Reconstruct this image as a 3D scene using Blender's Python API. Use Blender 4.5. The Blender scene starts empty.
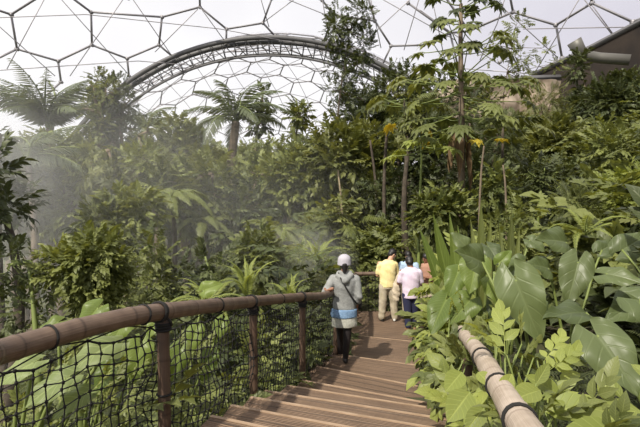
import bpy, math, random
import numpy as np
from mathutils import Vector, Matrix, noise
C = bpy.context.scene.collection
rng = np.random.default_rng(7)
random.seed(7)
PI = math.pi
# ------------------------------------------------------------------ camera
EZ = 3.03
F = 500.0
PITCH = math.atan(23.5 / F)
cd = bpy.data.cameras.new('camera')
cd.sensor_width = 36.0
cd.lens = 36.0 * F / 640.0
cd.clip_start = 0.05
cd.clip_end = 600
cam = bpy.data.objects.new('camera', cd)
C.objects.link(cam)
cam.location = (0, 0, EZ)
cam.rotation_euler = (PI / 2 - PITCH, 0, 0)
bpy.context.scene.camera = cam


def at(px, py, Y):
    a = (px - 320.0) / F
    b = (213.5 - py) / F
    cp, sp = math.cos(PITCH), math.sin(PITCH)
    dy = cp + b * sp
    dz = -sp + b * cp
    t = Y / dy
    return Vector((a * t, Y, EZ + dz * t))


def ipl(x, pts):
    xs = [p[0] for p in pts]
    ys = [p[1] for p in pts]
    return float(np.interp(x, xs, ys))


DECK = [(-20, 1.43), (3.0, 1.43), (3.5, 1.3), (6.4, .6), (7.4, .45), (8.5, .3), (10.1, 0.05), (14, 0), (200, 0)]
LEFT = [(-20, -3), (0.5, -2.0), (2.2, -1.5), (3.25, -1.1), (4.95, -.72), (6.4, -.3), (7.5, .02), (9.6, .5), (12.2, .85), (13, 1.0), (60, 6), (200, 6)]
RIGHT = [(-20, .5), (1.67, .75), (2.94, 1.0), (4.2, 1.3), (7, 1.9), (9, 2.3), (12, 2.9), (20, 5), (60, 14), (200, 14)]


def terrain(X, Y):
    dz = ipl(Y, DECK)
    lx, rx = ipl(Y, LEFT), ipl(Y, RIGHT)
    n = 0.25 * noise.noise(Vector((X * .25, Y * .25, 0)))
    if X < lx:
        d = lx - X
        return dz - .25 - 6.5 * (1 - math.exp(-d / 8)) + n * min(1, d / 2)
    if X > rx:
        d = X - rx
        e = d * d / (d + 3)
        return dz - .2 + 12 * (1 - math.exp(-e / 14)) + max(0, min(Y - 14, 40)) * .1 * min(1, d / 3) + n * min(1, d / 2)
    return dz - .22


# ------------------------------------------------------------------ materials
def nmat(name):
    m = bpy.data.materials.new(name)
    m.use_nodes = True
    nt = m.node_tree
    b = nt.nodes['Principled BSDF']
    return m, nt, b


def mix(nt, fac, a, b, mode='MIX'):
    n = nt.nodes.new('ShaderNodeMix')
    n.data_type = 'RGBA'
    n.blend_type = mode
    for s, v in ((n.inputs[0], fac), (n.inputs[6], a), (n.inputs[7], b)):
        if isinstance(v, (int, float)):
            s.default_value = v
        elif isinstance(v, tuple):
            s.default_value = v if len(v) == 4 else v + (1,)
        else:
            nt.links.new(v, s)
    return n.outputs[2]


def maprange(nt, v, a, b, c, d):
    n = nt.nodes.new('ShaderNodeMapRange')
    nt.links.new(v, n.inputs[0])
    for i, x in enumerate((a, b, c, d)):
        n.inputs[i + 1].default_value = x
    return n.outputs[0]


def math_n(nt, op, a, b=None):
    n = nt.nodes.new('ShaderNodeMath')
    n.operation = op
    for i, v in enumerate((a, b)):
        if v is None:
            continue
        if isinstance(v, (int, float)):
            n.inputs[i].default_value = v
        else:
            nt.links.new(v, n.inputs[i])
    return n.outputs[0]


def plain(name, col, rough=.7, metal=0, nscale=None, ncol=None, bump=0):
    m, nt, b = nmat(name)
    b.inputs['Base Color'].default_value = col + (1,)
    b.inputs['Roughness'].default_value = rough
    b.inputs['Metallic'].default_value = metal
    if nscale:
        t = nt.nodes.new('ShaderNodeTexNoise')
        t.inputs['Scale'].default_value = nscale
        t.inputs['Detail'].default_value = 5
        co = nt.nodes.new('ShaderNodeTexCoord')
        nt.links.new(co.outputs['Object'], t.inputs['Vector'])
        f = maprange(nt, t.outputs[0], .35, .65, 0, 1)
        nt.links.new(mix(nt, f, col, ncol), b.inputs['Base Color'])
        if bump:
            bm = nt.nodes.new('ShaderNodeBump')
            bm.inputs['Strength'].default_value = bump
            bm.inputs['Distance'].default_value = .02
            nt.links.new(t.outputs[0], bm.inputs['Height'])
            nt.links.new(bm.outputs[0], b.inputs['Normal'])
    return m


def leafmat(name, dark, light, trans=.35, rough=.45, vein=.35, radial=False, veins=7.0, nscale=2.0):
    """leaf: two tones by per-leaf tint, pale midrib and side veins from the uv"""
    m, nt, b = nmat(name)
    at_ = nt.nodes.new('ShaderNodeAttribute')
    at_.attribute_name = 'tint'
    uv = nt.nodes.new('ShaderNodeUVMap')
    sep = nt.nodes.new('ShaderNodeSeparateXYZ')
    nt.links.new(uv.outputs[0], sep.inputs[0])
    col = mix(nt, at_.outputs['Fac'], dark, light)
    oi = nt.nodes.new('ShaderNodeObjectInfo')
    f0 = maprange(nt, oi.outputs['Random'], 0, 1, .85, 1.15)
    cmul = nt.nodes.new('ShaderNodeVectorMath')
    cmul.operation = 'SCALE'
    nt.links.new(col, cmul.inputs[0])
    nt.links.new(f0, cmul.inputs['Scale'])
    col = cmul.outputs[0]
    # midrib : |u-.5| small
    if vein > 0:
        u = math_n(nt, 'ABSOLUTE', math_n(nt, 'SUBTRACT', sep.outputs[0], .5))
        mid = maprange(nt, u, .0, .06, 1, 0)
        w = math_n(nt, 'SINE', math_n(nt, 'MULTIPLY', math_n(nt, 'SUBTRACT', sep.outputs[1], math_n(nt, 'MULTIPLY', u, .5)), veins * 2 * PI))
        sv = maprange(nt, w, .82, 1, 0, .55)
        vv = math_n(nt, 'MULTIPLY', math_n(nt, 'MAXIMUM', mid, sv), vein)
        pale = tuple(min(1, c * 1.5 + .05) for c in light)
        col = mix(nt, vv, col, pale)
        bm = nt.nodes.new('ShaderNodeBump')
        bm.inputs['Strength'].default_value = .35
        bm.inputs['Distance'].default_value = .01
        bm.invert = True
        nt.links.new(math_n(nt, 'MAXIMUM', mid, sv), bm.inputs['Height'])
        nt.links.new(bm.outputs[0], b.inputs['Normal'])
    nt.links.new(col, b.inputs['Base Color'])
    b.inputs['Roughness'].default_value = rough
    b.inputs['Specular IOR Level'].default_value = .4
    tr = nt.nodes.new('ShaderNodeBsdfTranslucent')
    tcol = mix(nt, 1.0, col, (1.5, 1.35, .55), 'MULTIPLY')
    nt.links.new(tcol, tr.inputs[0])
    ms = nt.nodes.new('ShaderNodeMixShader')
    ms.inputs[0].default_value = trans
    out = nt.nodes['Material Output']
    nt.links.new(b.outputs[0], ms.inputs[1])
    nt.links.new(tr.outputs[0], ms.inputs[2])
    nt.links.new(ms.outputs[0], out.inputs[0])
    return m


M = {}
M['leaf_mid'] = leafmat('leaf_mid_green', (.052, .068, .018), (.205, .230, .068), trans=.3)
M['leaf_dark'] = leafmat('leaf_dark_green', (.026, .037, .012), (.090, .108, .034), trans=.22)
M['leaf_lime'] = leafmat('leaf_lime', (.13, .165, .035), (.34, .385, .10), trans=.38)
M['leaf_grey'] = leafmat('leaf_grey_green', (.055, .075, .035), (.13, .155, .075), trans=.25)
M['leaf_olive'] = leafmat('leaf_olive', (.065, .080, .022), (.20, .215, .065), trans=.3)
M['leaf_yellow'] = leafmat('leaf_yellow', (.34, .30, .04), (.60, .48, .07), trans=.4)
M['leaf_brown'] = leafmat('leaf_dead', (.09, .055, .03), (.20, .13, .06), trans=.2, rough=.8)
M['leaf_taro'] = leafmat('leaf_taro', (.060, .085, .032), (.155, .19, .075), trans=.3, rough=.4, vein=.22, veins=6)
M['leaf_banana'] = leafmat('leaf_banana', (.080, .125, .026), (.21, .27, .065), trans=.4, rough=.4, vein=.35, veins=14)
M['leaf_pale'] = leafmat('leaf_pale', (.15, .20, .07), (.30, .36, .15), trans=.35, rough=.5, vein=.4, veins=6)
M['stem'] = plain('green_stem', (.16, .20, .05), .6)
M['bark'] = plain('bark', (.10, .075, .05), .9, 0, 6, (.20, .155, .105), .6)
M['bark_pale'] = plain('pale_bark', (.22, .17, .10), .9, 0, 8, (.34, .28, .18), .5)
M['bark_dark'] = plain('dark_bark', (.045, .035, .025), .9, 0, 6, (.09, .07, .05), .6)
M['soil'] = plain('soil', (.030, .022, .012), 1, 0, 1.5, (.055, .060, .02), .8)
M['steel'] = plain('galvanised_steel', (.30, .29, .30), .5, .3)
M['steel_dark'] = plain('arch_steel', (.11, .108, .11), .6, .1)
M['wire'] = plain('steel_cable', (.34, .32, .33), .5, .3)
M['rope'] = plain('black_rope', (.012, .011, .010), .9)
M['wall_brown'] = plain('brown_wall', (.014, .010, .008), .95, 0, .6, (.03, .021, .015), .3)
M['wall_tan'] = plain('tan_rock', (.20, .15, .105), .95, 0, .8, (.40, .33, .26), .8)
M['duct'] = plain('duct_metal', (.12, .115, .10), .5, .2)
M['skin_pale'] = plain('skin', (.50, .29, .19), .55)
M['skin_dark'] = plain('skin_brown', (.25, .12, .07), .55)
M['hair'] = plain('black_hair', (.010, .008, .008), .5)
M['tights'] = plain('black_tights', (.016, .012, .013), .7)
M['grey_cloth'] = plain('grey_jersey', (.21, .215, .21), .9, 0, 30, (.27, .275, .265), .3)
M['hem_cloth'] = plain('pale_grey_cotton', (.42, .42, .36), .9, 0, 30, (.50, .50, .44), .3)
M['denim'] = plain('blue_denim', (.13, .22, .36), .9, 0, 40, (.20, .31, .46), .3)
M['hat'] = plain('lilac_grey_cap', (.40, .38, .42), .9)
M['yellow_cloth'] = plain('pale_yellow_cotton', (.75, .62, .28), .9, 0, 10, (.82, .70, .36), .2)
M['lilac_cloth'] = plain('lilac_cotton', (.60, .50, .62), .9, 0, 10, (.70, .60, .70), .2)
M['khaki'] = plain('khaki_trousers', (.34, .29, .20), .9, 0, 8, (.46, .40, .30), .4)
M['navy'] = plain('navy_trousers', (.020, .022, .060), .9)
M['blue_cloth'] = plain('light_blue_cotton', (.35, .47, .62), .9)
M['beige_cloth'] = plain('beige_jacket', (.42, .35, .25), .9, 0, 12, (.55, .47, .35), .5)
M['red_cloth'] = plain('brick_cloth', (.36, .20, .14), .9)
M['shoe'] = plain('black_shoe', (.015, .013, .012), .6)
M['shoe_white'] = plain('white_trainer', (.6, .6, .58), .6)
M['sandal'] = plain('tan_sandal', (.20, .12, .06), .7)


def bamboo_mat(name, a, b_, ring):
    m, nt, b = nmat(name)
    uv = nt.nodes.new('ShaderNodeUVMap')
    sep = nt.nodes.new('ShaderNodeSeparateXYZ')
    nt.links.new(uv.outputs[0], sep.inputs[0])
    co = nt.nodes.new('ShaderNodeTexCoord')
    n1 = nt.nodes.new('ShaderNodeTexNoise')
    n1.inputs['Scale'].default_value = 9
    n1.inputs['Detail'].default_value = 6
    nt.links.new(co.outputs['Object'], n1.inputs['Vector'])
    mp = nt.nodes.new('ShaderNodeMapping')
    mp.inputs['Scale'].default_value = (60, 2.0, 1)
    nt.links.new(uv.outputs[0], mp.inputs[0])
    n2 = nt.nodes.new('ShaderNodeTexNoise')
    n2.inputs['Scale'].default_value = 1.0
    n2.inputs['Detail'].default_value = 4
    nt.links.new(mp.outputs[0], n2.inputs['Vector'])
    f = math_n(nt, 'ADD', math_n(nt, 'MULTIPLY', n1.outputs[0], .6), math_n(nt, 'MULTIPLY', n2.outputs[0], .4))
    col = mix(nt, maprange(nt, f, .38, .62, 0, 1), a, b_)
    r = maprange(nt, math_n(nt, 'ABSOLUTE', math_n(nt, 'SUBTRACT', math_n(nt, 'FRACT', math_n(nt, 'DIVIDE', sep.outputs[1], .36)), .5)), 0, .035, 1, 0)
    col = mix(nt, math_n(nt, 'MULTIPLY', r, .7), col, ring)
    nt.links.new(col, b.inputs['Base Color'])
    b.inputs['Roughness'].default_value = .55
    bm = nt.nodes.new('ShaderNodeBump')
    bm.inputs['Strength'].default_value = .35
    bm.inputs['Distance'].default_value = .01
    nt.links.new(n2.outputs[0], bm.inputs['Height'])
    nt.links.new(bm.outputs[0], b.inputs['Normal'])
    return m


M['bamboo'] = bamboo_mat('brown_bamboo', (.095, .061, .041), (.17, .115, .078), (.035, .022, .014))
M['bamboo_post'] = bamboo_mat('dark_bamboo_post', (.062, .037, .025), (.11, .068, .045), (.04, .022, .015))
M['bamboo_pale'] = bamboo_mat('weathered_bamboo', (.34, .27, .205), (.48, .40, .325), (.20, .14, .10))


def deck_mat(name, a, b_):
    m, nt, b = nmat(name)
    uv = nt.nodes.new('ShaderNodeUVMap')
    sep = nt.nodes.new('ShaderNodeSeparateXYZ')
    nt.links.new(uv.outputs[0], sep.inputs[0])
    mp = nt.nodes.new('ShaderNodeMapping')
    mp.inputs['Scale'].default_value = (1.5, 28, 1)
    nt.links.new(uv.outputs[0], mp.inputs[0])
    n2 = nt.nodes.new('ShaderNodeTexNoise')
    n2.inputs['Scale'].default_value = 1.0
    n2.inputs['Detail'].default_value = 5
    nt.links.new(mp.outputs[0], n2.inputs['Vector'])
    n1 = nt.nodes.new('ShaderNodeTexNoise')
    n1.inputs['Scale'].default_value = 2.5
    nt.links.new(uv.outputs[0], n1.inputs['Vector'])
    f = math_n(nt, 'ADD', math_n(nt, 'MULTIPLY', n2.outputs[0], .65), math_n(nt, 'MULTIPLY', n1.outputs[0], .35))
    col = mix(nt, maprange(nt, f, .36, .64, 0, 1), a, b_)
    g = math_n(nt, 'ABSOLUTE', math_n(nt, 'SUBTRACT', math_n(nt, 'FRACT', math_n(nt, 'DIVIDE', sep.outputs[1], .145)), .5))
    gap = maprange(nt, g, 0, .05, 1, 0)
    rb = math_n(nt, 'SINE', math_n(nt, 'MULTIPLY', sep.outputs[1], 2 * PI / .024))
    col = mix(nt, gap, col, (.02, .013, .008))
    col = mix(nt, maprange(nt, rb, -1, -.2, .55, 0), col, (.05, .032, .02))
    nt.links.new(col, b.inputs['Base Color'])
    b.inputs['Roughness'].default_value = .6
    bm = nt.nodes.new('ShaderNodeBump')
    bm.inputs['Strength'].default_value = .8
    bm.inputs['Distance'].default_value = .006
    nt.links.new(math_n(nt, 'SUBTRACT', rb, math_n(nt, 'MULTIPLY', gap, 3)), bm.inputs['Height'])
    nt.links.new(bm.outputs[0], b.inputs['Normal'])
    return m


M['deck'] = deck_mat('ribbed_decking', (.135, .080, .045), (.245, .155, .092))
M['nosing'] = plain('worn_nosing_wood', (.28, .19, .12), .6, 0, 5, (.38, .27, .18), .2)


# ------------------------------------------------------------------ mesh builder
class MB:
    """verts, quads/tris, uvs per vertex, tint per vertex"""
    def __init__(s):
        s.V, s.Q, s.T, s.U, s.A, s.n = [], [], [], [], [], 0
        s.sm = True

    def add(s, v, quads=None, tris=None, uv=None, tint=None):
        v = np.asarray(v, float)
        k = len(v)
        s.V.append(v)
        if quads is not None and len(quads):
            s.Q.append(np.asarray(quads, int) + s.n)
        if tris is not None and len(tris):
            s.T.append(np.asarray(tris, int) + s.n)
        s.U.append(np.zeros((k, 2)) if uv is None else np.asarray(uv, float))
        s.A.append(np.full(k, .5) if tint is None else np.broadcast_to(np.asarray(tint, float), (k,)))
        s.n += k

    def tube(s, pts, r, sides=6, tint=.5, caps=True, uoff=0.0):
        P = [Vector(p) for p in pts]
        n = len(P)
        R = r if hasattr(r, '__len__') else [r] * n
        rings, uvs = [], []
        t0 = (P[1] - P[0]).normalized()
        up = Vector((0, 0, 1)) if abs(t0.z) < .9 else Vector((1, 0, 0))
        nx = t0.cross(up).normalized()
        L = uoff
        for i in range(n):
            t = (P[min(i + 1, n - 1)] - P[max(i - 1, 0)])
            t = t.normalized() if t.length > 1e-9 else t0
            nx = (nx - t * nx.dot(t)).normalized()
            ny = t.cross(nx)
            if i:
                L += (P[i] - P[i - 1]).length
            for k in range(sides + 1):
                a = 2 * PI * k / sides
                rings.append(P[i] + (nx * math.cos(a) + ny * math.sin(a)) * R[i])
                uvs.append((k / sides, L))
        w = sides + 1
        q = [(i * w + k, i * w + k + 1, (i + 1) * w + k + 1, (i + 1) * w + k) for i in range(n - 1) for k in range(sides)]
        tr = []
        if caps:
            for i, sgn in ((0, 1), (n - 1, -1)):
                c = len(rings)
                rings.append(P[i])
                uvs.append((.5, 0))
                for k in range(sides):
                    tr.append((c, i * w + k + 1, i * w + k) if sgn > 0 else (c, i * w + k, i * w + k + 1))
        s.add([tuple(p) for p in rings], q, tr, uvs, tint)

    def poly_prism(s, poly, z0, z1, org=None, ang=0.0):
        """convex polygon of (x,y), from z0 to z1, uv = coordinates rotated by ang"""
        n = len(poly)
        ca, sa = math.cos(ang), math.sin(ang)
        uvf = lambda x, y: (x * ca + y * sa, -x * sa + y * ca)
        v = [(x, y, z1) for x, y in poly]
        s.add(v, None, [(0, i, i + 1) for i in range(1, n - 1)], [uvf(x, y) for x, y in poly])
        v = [(x, y, z0) for x, y in poly]
        s.add(v, None, [(0, i + 1, i) for i in range(1, n - 1)], [uvf(x, y) for x, y in poly])
        for i in range(n):
            a, b = poly[i], poly[(i + 1) % n]
            s.add([(a[0], a[1], z0), (b[0], b[1], z0), (b[0], b[1], z1), (a[0], a[1], z1)], [(0, 1, 2, 3)],
                  None, [(0, 0), (1, 0), (1, .05), (0, .05)])

    def scatter(s, tmpl, mats, locs, tints):
        """tmpl (v,q,uv,tint) ; mats (n,3,3) ; locs (n,3)"""
        v, q, uv, tt = tmpl
        n = len(locs)
        if n == 0:
            return
        W = np.einsum('nij,kj->nki', mats, v) + locs[:, None, :]
        k = len(v)
        Q = (q[None] + (np.arange(n) * k)[:, None, None]).reshape(-1, 4)
        A = np.clip(tints[:, None] + tt[None], 0, 1).reshape(-1)
        s.add(W.reshape(-1, 3), Q, None, np.tile(uv, (n, 1)), A)

    def mesh(s, name, mat, smooth=True):
        V = np.concatenate(s.V)
        U = np.concatenate(s.U)
        A = np.concatenate(s.A)
        Q = np.concatenate(s.Q) if s.Q else np.zeros((0, 4), int)
        T = np.concatenate(s.T) if s.T else np.zeros((0, 3), int)
        me = bpy.data.meshes.new(name)
        me.vertices.add(len(V))
        me.vertices.foreach_set('co', V.astype(np.float32).ravel())
        li = np.concatenate([Q.ravel(), T.ravel()])
        me.loops.add(len(li))
        me.loops.foreach_set('vertex_index', li.astype(np.int32))
        nf = len(Q) + len(T)
        me.polygons.add(nf)
        st = np.concatenate([np.arange(len(Q)) * 4, len(Q) * 4 + np.arange(len(T)) * 3])
        me.polygons.foreach_set('loop_start', st.astype(np.int32))
        me.polygons.foreach_set('use_smooth', np.full(nf, smooth))
        ul = me.uv_layers.new(name='UVMap')
        ul.data.foreach_set('uv', U[li].astype(np.float32).ravel())
        a = me.attributes.new('tint', 'FLOAT', 'POINT')
        a.data.foreach_set('value', A.astype(np.float32))
        me.update(calc_edges=True)
        me.materials.append(mat)
        return me

    def obj(s, name, mat, parent=None, smooth=True):
        return link(name, s.mesh(name, mat, smooth), parent)


def link(name, me, parent=None):
    o = bpy.data.objects.new(name, me)
    C.objects.link(o)
    if parent:
        o.parent = parent
    return o


def thing(name, label, cat, loc=(0, 0, 0), rotz=0, group=None):
    o = bpy.data.objects.new(name, None)
    C.objects.link(o)
    o.empty_display_size = .2
    o.location = loc
    o.rotation_euler = (0, 0, rotz)
    return tag(o, label, cat, group)


def tag(o, label=None, cat=None, group=None, kind=None):
    if label:
        o['label'] = label
    if cat:
        o['category'] = cat
    if group:
        o['group'] = group
    if kind:
        o['kind'] = kind
    return o


def dup(root, label=None, group=None):
    def cp(o, par):
        c = o.copy()
        C.objects.link(c)
        c.parent = par
        for ch in list(o.children):
            cp(ch, c)
        return c
    r = cp(root, None)
    if label:
        r['label'] = label
    if group:
        r['group'] = group
    return r


# ------------------------------------------------------------------ leaf templates
def norm(a):
    return a / np.maximum(np.linalg.norm(a, axis=-1, keepdims=True), 1e-9)


def leaf(L=1.0, W=.45, nseg=3, fold=.15, droop=.25, shape='oval', wave=0.0, across=1, seed=0):
    """leaf along +Y, normal +Z, base at origin"""
    r = np.random.default_rng(seed)
    vs, uv, q = [], [], []
    n = nseg + 1
    cols = 2 * across + 1
    for i in range(n):
        t = i / nseg
        if shape == 'oval':
            w = math.sin(PI * min(1, t ** .8)) ** .8 if 0 < t < 1 else 0
        elif shape == 'lance':
            w = (math.sin(PI * t ** .6)) ** .9 if 0 < t < 1 else 0
        elif shape == 'heart':
            w = (1 - t) ** .75 * (1.0 + .25 * math.sin(PI * t)) if t > 0 else .55
        else:
            w = math.sin(PI * (t * .85 + .12)) ** .6 if t < 1 else 0
        w *= W * .5
        y = L * t
        z = -droop * L * t * t
        for c in range(-across, across + 1):
            k = c / across
            back = -.18 * L * abs(k) if (shape == 'heart' and i == 0) else 0
            vs.append((w * k, y + back, z + fold * abs(w * k) * 1.5 + wave * L * math.sin(9 * t + 2 * k + seed) * abs(k) * .5))
            uv.append((.5 + .5 * k, t))
    for i in range(nseg):
        for c in range(cols - 1):
            a = i * cols + c
            q.append((a, a + 1, a + cols + 1, a + cols))
    return np.array(vs), np.array(q), np.array(uv), np.zeros(len(vs))


def xf(t, R, T, s=1.0, dt=0.0):
    return (t[0] * s) @ np.array(R).T + np.array(T), t[1], t[2], t[3] + dt


def join(ts):
    V, Q, U, A, n = [], [], [], [], 0
    for v, q, u, a in ts:
        V.append(v)
        Q.append(q + n)
        U.append(u)
        A.append(a)
        n += len(v)
    return np.concatenate(V), np.concatenate(Q), np.concatenate(U), np.concatenate(A)


def basis(d, up):
    """matrix whose Y axis is d and Z about up"""
    d = norm(np.asarray(d, float))
    up = np.asarray(up, float)
    z = up - d * (up * d).sum(-1, keepdims=True)
    z = norm(z)
    x = np.cross(d, z)
    return np.stack([x, d, z], axis=-1)


def stick(p0, p1, r):
    """thin 3-sided twig as template"""
    p0, p1 = np.array(p0, float), np.array(p1, float)
    d = norm(p1 - p0)
    a = norm(np.cross(d, [0.3, .1, 1.0]))
    b = np.cross(d, a)
    vs = []
    for p in (p0, p1):
        for k in range(3):
            an = 2 * PI * k / 3
            vs.append(p + (a * math.cos(an) + b * math.sin(an)) * r)
    q = [(0, 1, 4, 3), (1, 2, 5, 4), (2, 0, 3, 5)]
    return np.array(vs), np.array(q), np.full((6, 2), .5), np.zeros(6)


def spray_alt(L=.6, nl=8, ll=.2, lw=.11, seed=0, nseg=2, shape='oval', droop=.35):
    """twig along +Y with alternating leaves"""
    r = np.random.default_rng(seed)
    ts = [stick((0, 0, 0), (0, L * .9, -.05 * L), .012 * L)]
    for i in range(nl):
        t = .15 + .85 * i / (nl - 1)
        side = 1 if i % 2 else -1
        d = np.array([side * (1.0 - .6 * t), .45 + t * .8, r.uniform(-.1, .35)])
        up = np.array([r.uniform(-.4, .4), r.uniform(-.3, .3), 1.0])
        s = ll * r.uniform(.75, 1.2)
        lf = leaf(s, s * lw / ll, nseg, .2, droop, shape)
        ts.append(xf(lf, basis(d, up), (0, t * L * .9, -.05 * L * t), 1, r.uniform(-.15, .15)))
    return join(ts)


def spray_pinnate(L=.7, nl=9, ll=.16, lw=.055, seed=0, arch=.35, nseg=1, prof=None):
    """flat compound leaf, paired leaflets"""
    r = np.random.default_rng(seed)
    P = lambda t: np.array([0, L * (t - .12 * t * t), L * arch * (.55 * t - t * t)])
    ts = []
    K = 4
    for i in range(K):
        ts.append(stick(P(i / K), P((i + 1) / K), .009 * L * (1.3 - i / K)))
    for i in range(nl):
        t = .16 + .84 * i / (nl - 1)
        k = math.sin(PI * (t * .85 + .12)) if prof is None else prof(t)
        tang = norm(P(min(1, t + .02)) - P(t - .02))
        for sd in (-1, 1):
            d = np.array([sd * 1.0, 0, -.12]) + tang * (.35 + .5 * t)
            up = np.array([0, -tang[2], tang[1]]) + np.array([sd * .15, 0, 0])
            s = ll * k * r.uniform(.85, 1.1)
            if s < .002:
                continue
            ts.append(xf(leaf(s, min(lw, s * .6), nseg if nseg > 1 else 2, .15, .22, 'lance'), basis(d, up), P(t), 1, r.uniform(-.08, .08)))
    return join(ts)


def spray_whorl(nl=8, ll=.3, lw=.11, seed=0, shape='lance', droop=.5):
    """umbrella of drooping leaves"""
    r = np.random.default_rng(seed)
    ts = []
    for i in range(nl):
        a = 2 * PI * i / nl + r.uniform(-.2, .2)
        e = r.uniform(-.15, .45)
        d = (math.cos(a), math.sin(a), e)
        s = ll * r.uniform(.8, 1.15)
        ts.append(xf(leaf(s, s * lw / ll, 3, .2, droop, shape), basis(d, (0, 0, 1)), (0, 0, 0), 1, r.uniform(-.12, .12)))
    # whorl axis +Z -> rotate so it grows along +Y
    R = np.array([[1, 0, 0], [0, 0, 1], [0, -1, 0]], float)
    return xf(join(ts), R, (0, 0, 0))


def papaya_leaf(L=.6, seed=0):
    """deeply lobed palmate blade, petiole end at origin, lies in XY"""
    r = np.random.default_rng(seed)
    ts = []
    for i in range(7):
        a = PI / 2 + (i - 3) * .72
        k = 1 - .14 * abs(i - 3)
        d = (math.cos(a), math.sin(a), -.18)
        s = L * .62 * k
        ts.append(xf(leaf(s, s * .40, 4, .1, .28, 'lance'), basis(d, (0, 0, 1)), (0, 0, 0), 1, 0))
        for sd in (-1, 1):
            b = a + sd * .42
            ts.append(xf(leaf(s * .45, s * .22, 2, .1, .3, 'lance'), basis((math.cos(b), math.sin(b), -.2), (0, 0, 1)),
                         np.array([math.cos(a), math.sin(a), -.07]) * s * .42, 1, 0))
    return join(ts)


def heart_blade(L=.6, W=.5, seed=0, cup=.12, wave=.03, curl=.25, lobes=.34):
    """elephant-ear blade: attached at origin, tip +Y, back lobes to -Y; normal +Z"""
    r = np.random.default_rng(seed)
    nv, nu = 18, 6          # along half outline, across
    vs, uv, q = [], [], []
    rows = 20
    for i in range(rows + 1):
        t = i / rows                                # 0 back of lobes .. 1 tip
        y = -lobes * L + t * (1 + lobes) * L
        if y < 0:
            k = 1 + y / (lobes * L)                 # 0..1
            w = W * .5 * (.35 + .62 * math.sin(PI / 2 * k)) if i > 0 else W * .16
            inner = W * .5 * (.24 * (1 - k) + .0)
        else:
            k = y / L
            w = W * .5 * (1 - k) ** .62 * (1 + .22 * math.sin(PI * k ** .8)) * .97 if k < 1 else 0
            inner = 0
        for sd in (-1, 1):
            for j in range(nu + 1):
                g = j / nu
                x = sd * (inner + (w - inner) * g)
                z = cup * abs(x) - curl * L * max(0, k if y > 0 else 0) ** 2 * .6 - (.35 * abs(min(y, 0)))
                z += wave * 2.0 * L * math.sin(13 * t + seed + (1.5 if sd > 0 else 0)) * g ** 2
                z -= .012 * L * abs(math.sin(t * PI * 7)) * (g > .05) * (1 - g)
                z -= .55 * max(0, abs(x) - W * .22) * g
                vs.append((x, y, z))
                uv.append((.5 + sd * .5 * g * .999, t))
    rw = 2 * (nu + 1)
    for i in range(rows):
        for sd in (0, 1):
            for j in range(nu):
                a = i * rw + sd * (nu + 1) + j
                if sd == 0:
                    q.append((a + 1, a, a + rw, a + rw + 1))
                else:
                    q.append((a, a + 1, a + rw + 1, a + rw))
    return np.array(vs), np.array(q), np.array(uv), np.zeros(len(vs))


def frond(L, nl, ll, lw, arch, sag, seed=0, twist=.5, wfn=None, tip=.1):
    """palm or fern frond along +Y rising then sagging, base at origin. returns leaflets tmpl and rachis points"""
    r = np.random.default_rng(seed)
    P = lambda t: np.array([.04 * L * math.sin(3 * t + seed), L * (t - .18 * sag * t * t), L * (arch * t - sag * t * t)])
    ts = []
    for i in range(nl):
        t = tip + (1 - tip) * i / (nl - 1)
        k = math.sin(PI * (t * .88 + .08)) ** .7 if wfn is None else wfn(t)
        tang = norm(P(min(1.0, t + .02)) - P(t - .02))
        nrm = np.array([0, -tang[2], tang[1]])
        for sd in (-1, 1):
            d = np.array([sd, 0, 0]) * 1.0 + tang * (.3 + .7 * t) + np.array([0, 0, -twist]) * r.uniform(.4, 1.2)
            s = ll * k * r.uniform(.85, 1.1)
            ts.append(xf(leaf(s, lw, 3, .1, .25, 'lance'), basis(d, nrm + np.array([sd * .3, 0, 0])), P(t), 1, r.uniform(-.15, .15)))
    pts = [tuple(P(i / 8)) for i in range(9)]
    return join(ts), pts


SP = {
    'alt': [spray_alt(seed=i, nl=9) for i in range(3)],
    'altbig': [spray_alt(L=.7, nl=7, ll=.32, lw=.17, seed=i, nseg=3) for i in range(3)],
    'heart': [spray_alt(L=.6, nl=7, ll=.22, lw=.19, seed=i, nseg=3, shape='heart') for i in range(3)],
    'fine': [spray_pinnate(L=.8, nl=11, ll=.15, lw=.045, seed=i) for i in range(2)],
    'pin': [spray_pinnate(L=1.0, nl=10, ll=.30, lw=.08, seed=i) for i in range(2)],
    'whorl': [spray_whorl(seed=i) for i in range(2)],
    'papaya': [xf(papaya_leaf(.9, i), np.eye(3), (0, .2, 0)) for i in range(2)],
}


def scatter_sprays(mb, kind, locs, dirs, ups, scale, r, tint=.5, spread=.3):
    n = len(locs)
    if n == 0:
        return
    B = basis(dirs, ups)
    sc = scale * r.uniform(.7, 1.3, n)
    B = B * sc[:, None, None]
    ch = r.integers(0, len(SP[kind]), n)
    tn = np.clip(r.normal(tint, spread, n), 0, 1)
    for i in range(len(SP[kind])):
        k = ch == i
        mb.scatter(SP[kind][i], B[k], locs[k], tn[k])


def wob(p0, p1, n, amp, r):
    p0, p1 = np.array(p0, float), np.array(p1, float)
    L = np.linalg.norm(p1 - p0)
    out = []
    ph = r.uniform(0, 6, 4)
    for i in range(n + 1):
        t = i / n
        o = np.array([math.sin(3 * t + ph[0]) - math.sin(ph[0]), math.sin(3.7 * t + ph[1]) - math.sin(ph[1]), 0]) * amp * L * (1 - t * 0) * math.sin(PI * t)
        out.append(tuple(p0 + (p1 - p0) * t + o))
    return out


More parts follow.
